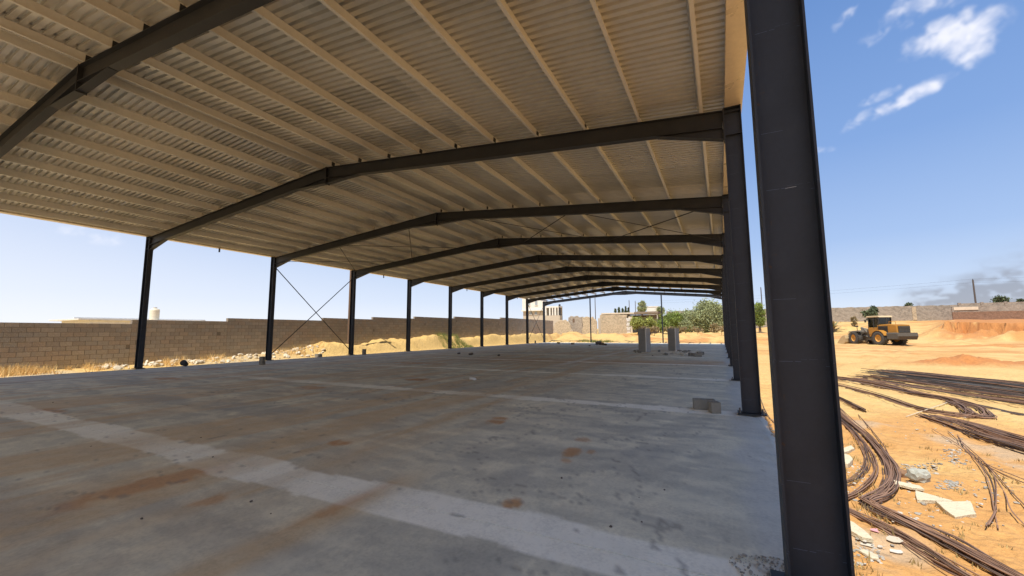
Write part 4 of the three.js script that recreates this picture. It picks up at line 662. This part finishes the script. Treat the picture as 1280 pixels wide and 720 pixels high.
bundle('thin inner strands curling back from the thick looped bundle', [[[1020, 498], [1050, 525], [1072, 548], [1083, 567], [1085, 585], [1078, 598], [1062, 607], [1040, 611]], [[1020, 500], [1055, 530], [1080, 553], [1094, 575], [1097, 592], [1090, 606], [1070, 621], [1050, 630]]], 12, 0.06, 0.03, 0.0055, rust, 36, 40);
bundle('narrow straight bundle of bars lying along the thick looped bundle', [[[1040, 632], [1070, 645], [1105, 663], [1150, 690], [1205, 722], [1260, 755]]], 11, 0.035, 0.03, 0.0064, rust, 37, 16);
{
  const t = thing('loose_bars', 'thin loose bent bars crossing one another beyond the white slabs', 'rebar'), r = rng(61);
  for (const path of [[[1165, 538], [1200, 560], [1225, 585], [1237, 610], [1243, 640], [1248, 664]], [[1197, 545], [1215, 570], [1240, 586], [1280, 603], [1310, 616]], [[1198, 550], [1240, 590], [1262, 615], [1285, 640]], [[1230, 580], [1243, 598], [1246, 625], [1243, 645], [1233, 664]], [[1243, 596], [1256, 618], [1266, 645], [1284, 664]], [[1222, 578], [1250, 594], [1285, 610]], [[1246, 640], [1240, 655], [1236, 660]], [[1185, 541], [1225, 580], [1240, 604], [1246, 640]]]) strand(t, path.map(([a, b]) => { const p = Gp(a, b); p.y += 0.012 + 0.03 * r(); return p; }), 0.0055, rust[Math.floor(r() * 4)], 30);
}
single('single_bar', new THREE.TubeGeometry(new THREE.CatmullRomCurve3([[1072, 519], [1090, 540], [1107, 563], [1115, 582], [1117, 594]].map(([a, b]) => { const p = Gp(a, b); p.y += 0.03; return p; })), 20, 0.007, 5), rust[1], 'single thin bar curving alongside the thick looped bundle', 'rebar');
single('straw_stick', rod(Gp(1133, 522).add(V(0, 0.02, 0)), Gp(1184, 506).add(V(0, 0.05, 0)), 0.008, 5), stoneMat[0], 'pale thin stick lying across the sand by the hairpin bars', 'stick');
single('single_bar', new THREE.TubeGeometry(new THREE.CatmullRomCurve3([[951, 500], [957, 515], [966, 528], [978, 536], [1000, 541]].map(([a, b]) => { const p = Gp(a, b); p.y += 0.02; return p; })), 16, 0.008, 5), rust[3], 'thin dark bar lying by the column foot at the floor edge', 'rebar');

// ---------------------------------------------------------------- debris in the yard
{
  const slabMat = std({ color: lin(0.62, 0.545, 0.39), map: rep(concreteTile, 2), bumpMap: rep(bumpTile, 4), bumpScale: 0.01, roughness: 1 });
  const plate = (pxs, thick, label, group, name = 'slab_fragment', m = slabMat) => {   // a flat broken plate: outline on the ground, real thickness
    const w = pxs.map(([a, b]) => Gp(a, b)), cx = w.reduce((s, p) => s + p.x, 0) / w.length, cz = w.reduce((s, p) => s + p.z, 0) / w.length;
    const s = new THREE.Shape(ragged(w.map((p) => [p.x - cx, -(p.z - cz)]), 0.07, 0.012, pxs.length * 7 + (pxs[0][0] | 0)).map(([x, y]) => new THREE.Vector2(x, y)));
    const o = single(name, new THREE.ExtrudeGeometry(s, { depth: thick, bevelEnabled: true, bevelSize: 0.004, bevelThickness: 0.004, bevelSegments: 1 }).rotateX(-Math.PI / 2), m, label, 'debris', group); o.position.set(cx, ground(cx, cz) + 0.004, cz); o.rotation.set(0.02, 0, -0.02); return o;
  };
  plate([[1171, 632], [1213, 630.5], [1220, 647], [1194, 648.5], [1180, 641]], 0.035, 'largest cream coloured slab fragment lying on the orange sand');
  plate([[1145, 617], [1190, 626], [1172, 630], [1147, 629]], 0.03, 'cream slab fragment tucked behind the largest one');
  plate([[1118, 606], [1150, 611], [1155, 616], [1140, 615], [1119, 611]], 0.02, 'narrow cream slab splinter beside the looped bars');
  plate([[1060, 655], [1068, 659], [1085, 672], [1091, 678], [1078, 680], [1063, 668]], 0.03, 'whitish slab fragment beside the big column foot', undefined);
  plate([[1074, 691], [1080, 690], [1097, 697], [1098, 701], [1090, 701]], 0.012, 'small white scrap lying near the bottom of the yard');
  plate([[1050, 565], [1064, 559.5], [1068, 563], [1054, 569]], 0.03, 'pale board scrap inside the bar loop');
  plate([[1050, 572], [1062, 574], [1066, 580], [1060, 584], [1050, 584]], 0.05, 'pale rounded slab scrap inside the bar loop');
  const g = single('debris_block', rock(8, 0.12, 0.09, 0.10, 2), std({ color: lin(0.40, 0.40, 0.34), map: rep(concreteTile, 2), roughness: 1 }), 'greenish grey stone block lying in grey rubble', 'stone'); const p = Gp(1149, 601); g.position.set(p.x, p.y + 0.06, p.z); g.rotation.y = 0.6;
  const b = single('debris_block', rock(12, 0.09, 0.07, 0.08, 1), std({ color: lin(0.24, 0.14, 0.08), roughness: 1 }), 'small rust brown stone beside the greenish grey block', 'stone'); const p2 = Gp(1131, 596); b.position.set(p2.x, p2.y + 0.03, p2.z);
  const r = rng(71), chipM = std({ vertexColors: true, roughness: 1 }), chips = [];
  for (const [px, py, sx, sy, n, tone] of [[1150, 586, 22, 7, 130, 0.46], [1190, 568, 16, 6, 80, 0.5], [1200, 578, 12, 4, 60, 0.45], [1188, 607, 16, 6, 70, 0.42], [1168, 582, 8, 3, 30, 0.2], [1205, 634, 14, 4, 30, 0.5], [1140, 640, 60, 30, 60, 0.55], [1240, 620, 40, 40, 60, 0.5], [1085, 690, 25, 14, 60, 0.5], [1070, 600, 18, 25, 70, 0.6], [1180, 540, 90, 15, 60, 0.5], [1150, 480, 100, 20, 60, 0.5]]) for (let k = 0; k < n; k++) {
    const q = Gp(px + (r() + r() - 1) * sx * 1.3, py + (r() + r() - 1) * sy * 1.3), s = 0.006 + 0.02 * r() * r(), c = tone * (0.5 + 0.6 * r()), h = rock(500 + (k % 5), s * (0.8 + r()), s * 0.6, s * (0.8 + r()), 0); place(h, q.x, q.y + s * 0.3, q.z, 0, r() * 6, 0); chips.push(tint(h, [c, c * 0.93, c * 0.8]));
  }
  stuff('gravel_chips', merge(chips), chipM, 'grey and pale gravel chips scattered on the sand', 'gravel');
  const scrap = (px, py, s, c, label) => { const q = Gp(px, py), rr = rng(px), pts = []; for (let k = 0; k < 7; k++) { const a = k / 7 * 6.283, d = s * (0.5 + rr()); pts.push([Math.cos(a) * d, Math.sin(a) * d * 0.7]); } const gg = new THREE.ExtrudeGeometry(new THREE.Shape(pts.map(([x, y]) => new THREE.Vector2(x, y))), { depth: 0.004, bevelEnabled: false }).rotateX(-Math.PI / 2 + 0.25), o = single('plastic_scrap', gg, std({ color: lin(...c), roughness: 0.6 }), label, 'litter'); o.position.set(q.x, q.y + 0.015, q.z); };
  scrap(1093, 665, 0.035, [0.62, 0.30, 0.32], 'small pink plastic scrap near the narrow straight bundle'); scrap(1200, 718, 0.03, [0.3, 0.42, 0.55], 'small blue plastic scrap beside the bars'); scrap(1085, 683, 0.05, [0.52, 0.48, 0.40], 'crumpled white plastic scrap near the slab fragment'); scrap(1117, 677, 0.05, [0.50, 0.44, 0.34], 'pale plastic scrap between the bar bundles'); scrap(1122, 692, 0.04, [0.56, 0.53, 0.46], 'white paper scrap lying in front of the narrow bundle');
  const rub = [], rg = rng(5); for (let k = 0; k < 240; k++) { const z = -2.6 - rg() * 7, s = 0.006 + 0.022 * rg() * rg(), x = 0.60 + rg() * 0.22, c = 0.3 + 0.3 * rg(), h = rock(520 + (k % 5), s, s * 0.7, s, 0); place(h, x, (x < 0.66 ? 0.0 : ground(x, z) + 0.01), z, 0, rg() * 6, 0); rub.push(tint(h, [c, c * 0.94, c * 0.82])); }
  for (let k = 0; k < 260; k++) { const a = rg() * 6.283, d = 0.26 * Math.sqrt(rg()), x = 0.22 + Math.cos(a) * d, z = -3.33 + Math.sin(a) * d * 0.8, s = 0.005 + 0.013 * rg() * rg(), c = 0.22 + 0.3 * rg(), h = rock(520 + (k % 5), s, s * 0.8, s, 0); place(h, x, 0.004 + 0.03 * Math.max(0, 1 - d / 0.2) * rg(), z, 0, rg() * 6, 0); rub.push(tint(h, [c, c * 0.93, c * 0.8])); }
  stuff('edge_gravel', merge(rub), chipM, 'crumbled concrete gravel along the right floor edge', 'gravel');
}

// ---------------------------------------------------------------- wheel loader
{
  const yel = std({ color: lin(0.42, 0.19, 0.022), map: rep(concreteTile, 0.6), roughness: 0.6 }), dusty = std({ color: lin(0.19, 0.17, 0.14), map: rep(concreteTile, 0.8), roughness: 0.9 }), weight = std({ color: lin(0.10, 0.088, 0.07), map: rep(concreteTile, 0.8), roughness: 0.9 }), blk = std({ color: lin(0.028, 0.027, 0.026), roughness: 0.75 }), tyreM = std({ color: lin(0.075, 0.068, 0.06), map: rep(concreteTile, 1), roughness: 1 }), roofM = std({ color: lin(0.52, 0.40, 0.23), roughness: 0.7 }), rimM = std({ color: lin(0.62, 0.31, 0.06), roughness: 0.65 });
  const glass = new THREE.MeshPhysicalMaterial({ color: lin(0.28, 0.31, 0.31), roughness: 0.05, transmission: 1, thickness: 0 });
  const th = 117 * Math.PI / 180, foot = Gp(1101, 431.6), off = V(0, 0, -1.08).applyAxisAngle(V(0, 1, 0), th), t = thing('wheel_loader', 'yellow wheel loader with dark rear grille and dusty bucket on sand', 'loader', [foot.x - off.x, foot.y - 0.02, foot.z - off.z], th);
  const tyreGeo = (() => { const g = new THREE.LatheGeometry([[0.42, -0.26], [0.62, -0.3], [0.76, -0.27], [0.81, -0.18], [0.82, 0], [0.81, 0.18], [0.76, 0.27], [0.62, 0.3], [0.42, 0.26]].map(([x, y]) => new THREE.Vector2(x, y)), 30).rotateX(Math.PI / 2), l = []; for (let k = 0; k < 24; k++) { const a = k / 24 * 6.283; for (const s of [-1, 1]) l.push(box(0.07, 0.11, 0.27, 0, 0, 0, 0, 0.4 * s, 0).translate(0.8, 0, s * 0.15).rotateZ(a + s * 0.06)); } return merge([g, ...l]); })();
  const rimGeo = new THREE.LatheGeometry([[0, -0.1], [0.16, -0.1], [0.2, -0.16], [0.3, -0.08], [0.38, -0.22], [0.44, -0.25], [0.44, 0.25], [0, 0.25]].map(([x, y]) => new THREE.Vector2(x, y)), 24).rotateX(Math.PI / 2);
  const front = new THREE.Group(); front.name = 'front_frame';
  for (const [x, s, fr] of [[0, -1], [0, 1], [3.3, -1, 1], [3.3, 1, 1]]) { const w = part('wheel', tyreGeo, tyreM, t); w.position.set(x - (fr ? (s > 0 ? 0.12 : -0.12) : 0), 0.82, s * 1.08); if (s > 0) w.rotation.x = Math.PI; if (fr) w.rotation.y = (s > 0 ? 1 : 1) * -0.12; part('rim', rimGeo, rimM, w); }
  const ext = (pts, w, m, name, bev = 0.03, parent = t) => part(name, prism(pts, w, bev), m, parent);
  ext([[-1.75, 0.75], [1.25, 0.75], [1.25, 1.35], [-1.75, 1.35]], 0.95, dusty, 'rear_frame'); part('axle', rod(V(0, 0.82, -0.9), V(0, 0.82, 0.9), 0.2, 10), dusty, t); part('axle', rod(V(3.3, 0.82, -0.9), V(3.3, 0.82, 0.9), 0.2, 10), dusty, t);
  const hood = ext([[-1.85, 1.42], [0.55, 1.42], [0.55, 2.32], [-0.9, 2.40], [-1.78, 2.30]], 1.55, yel, 'engine_hood', 0.06);
  part('rear_grille', box(0.05, 0.72, 1.3, -1.93, 1.86, 0), blk, hood); const roof_ = hood; for (const q of [-1, 1]) { part('side_vent', box(1.15, 0.74, 0.03, -0.2, 1.86, q * 0.80), blk, hood); for (let k = 0; k < 6; k++) part('vent_slat', box(1.1, 0.025, 0.03, -0.2, 1.56 + k * 0.12, q * 0.825), weight, hood); part('mirror', box(0.05, 0.32, 0.2, 1.85, 2.85, q * 1.02), blk, roof_); part('hose', rod(V(1.7, 1.35, q * 0.25), V(2.3, 1.45, q * 0.3), 0.03, 6), blk, hood); } for (let k = 0; k < 5; k++) part('grille_bar', box(0.03, 0.03, 1.3, -1.975, 1.58 + k * 0.14, 0), dusty, hood);
  ext([[-2.15, 0.78], [-0.95, 0.78], [-0.95, 1.40], [-2.25, 1.40], [-2.3, 1.1]], 2.3, weight, 'counterweight', 0.08);
  for (const s of [-1, 1]) { const arc = []; for (let k = 0; k <= 8; k++) { const a = Math.PI * (0.08 + 0.80 * k / 8); arc.push([Math.cos(a) * 0.98, 0.82 + Math.sin(a) * 0.95]); } const inner = arc.map(([x, y]) => [x * 0.93, 0.82 + (y - 0.82) * 0.93]).reverse(); const f = ext([...arc, ...inner], 0.66, yel, 'rear_fender', 0.01); f.position.z = s * 1.05; ext([[0.55, 1.0], [1.2, 1.0], [1.3, 1.45], [0.95, 1.75], [0.55, 1.8]], 0.5, yel, 'side_tank', 0.02).position.z = s * 0.95; for (let k = 0; k < 3; k++) part('step', box(0.42, 0.04, 0.3, 1.12, 0.6 + k * 0.32, s * 1.22), blk, t); }
  // cab
  ext([[0.45, 1.45], [1.75, 1.45], [1.85, 2.05], [0.4, 2.05]], 1.55, yel, 'cab_base', 0.03); const roof = part('cab_roof', prism([[0.2, 3.30], [1.98, 3.30], [1.9, 3.42], [0.32, 3.42]], 1.62, 0.04), roofM, t); part('roof_light', box(0.1, 0.12, 0.2, 1.97, 3.38, -0.6), blk, roof);
  for (const [xa, xb] of [[0.45, 0.35], [1.05, 1.05], [1.78, 1.72]]) for (const s of [-1, 1]) part('cab_post', rod(V(xa, 2.0, s * 0.74), V(xb, 3.32, s * 0.74), 0.055, 6), blk, t);
  for (const s of [-1, 1]) { part('window_pane', prism([[0.47, 2.06], [1.04, 2.06], [1.04, 3.28], [0.38, 3.28]], 0.012).translate(0, 0, s * 0.74), glass, t); part('window_pane', prism([[1.06, 2.06], [1.74, 2.06], [1.7, 3.28], [1.06, 3.28]], 0.012).translate(0, 0, s * 0.74), glass, t); }
  part('window_pane', box(0.012, 1.2, 1.38, 0.41, 2.67, 0), glass, t); part('window_pane', box(0.012, 1.2, 1.38, 1.74, 2.67, 0), glass, t); part('driver_seat', merge([box(0.5, 0.14, 0.5, 0.95, 2.1, 0), box(0.13, 0.75, 0.5, 0.7, 2.5, 0)]), blk, t); part('steering_column', rod(V(1.4, 2.0, 0), V(1.25, 2.55, 0), 0.04, 6), blk, t);
  part('exhaust_stack', merge([new THREE.CylinderGeometry(0.09, 0.09, 0.3, 10).translate(-0.25, 2.5, -0.35), new THREE.CylinderGeometry(0.06, 0.06, 0.5, 10).translate(-0.25, 2.85, -0.35)]), blk, t); part('handrail', merge([rod(V(-1.6, 2.33, -0.6), V(-1.6, 2.75, -0.6), 0.02), rod(V(-0.8, 2.36, -0.6), V(-0.8, 2.75, -0.6), 0.02), rod(V(-1.6, 2.75, -0.6), V(-0.8, 2.75, -0.6), 0.02)]), yel, t);
  // front half
  ext([[1.5, 0.65], [3.9, 0.55], [4.0, 1.15], [3.2, 1.7], [2.2, 1.75], [1.6, 1.25]], 0.85, dusty, 'front_frame', 0.04);
  for (const s of [-1, 1]) { ext([[2.3, 1.55], [2.6, 1.95], [3.7, 1.55], [4.85, 0.75], [4.8, 0.35], [4.55, 0.4], [3.5, 1.15]], 0.14, dusty, 'boom_arm', 0.02).position.z = s * 0.55; part('lift_cylinder', rod(V(1.9, 0.9, s * 0.48), V(3.5, 1.25, s * 0.48), 0.075, 8), dusty, t); ext([[2.55, 1.75], [4.05, 1.62], [4.15, 1.5], [2.5, 1.62]], 0.62, dusty, 'front_fender', 0.01).position.z = s * 1.05; const lp = part('lamp_post', rod(V(3.2, 1.5, s * 0.95), V(3.15, 2.2, s * 1.0), 0.035, 6), blk, t); part('lamp_housing', box(0.16, 0.18, 0.26, 3.17, 2.26, s * 1.0), blk, lp); }
  ext([[3.15, 1.15], [3.4, 1.2], [3.75, 2.05], [3.6, 2.15]], 0.2, dusty, 'bell_crank', 0.02); part('tilt_cylinder', rod(V(2.2, 1.75, 0), V(3.65, 2.05, 0), 0.08, 8), dusty, t); part('tilt_link', rod(V(3.25, 1.2, 0), V(4.7, 0.9, 0), 0.07, 8), dusty, t);
  const bpts = [[4.6, 1.15], [4.5, 0.75], [4.55, 0.3], [4.8, 0.04], [5.9, 0.02], [5.9, 0.07], [4.85, 0.12], [4.64, 0.34], [4.6, 0.74], [4.7, 1.12]]; const bucketM = std({ color: lin(0.52, 0.38, 0.20), map: rep(concreteTile, 0.7), roughness: 0.9 });
  const bucket = part('bucket', prism(bpts, 2.85, 0.0), bucketM, t); for (const s of [-1, 1]) part('bucket_side', prism([[4.6, 1.15], [4.5, 0.75], [4.55, 0.3], [4.8, 0.04], [5.9, 0.02], [5.75, 0.3], [5.0, 1.05]], 0.05).translate(0, 0, s * 1.45), bucketM, bucket); part('spill_guard', box(0.06, 0.24, 2.0, 4.64, 1.26, 0), bucketM, bucket); for (let k = 0; k < 8; k++) part('tooth', box(0.22, 0.06, 0.1, 5.98, 0.05, -1.3 + k * 0.371), dusty, bucket);
}

renderer.render(scene, camera);
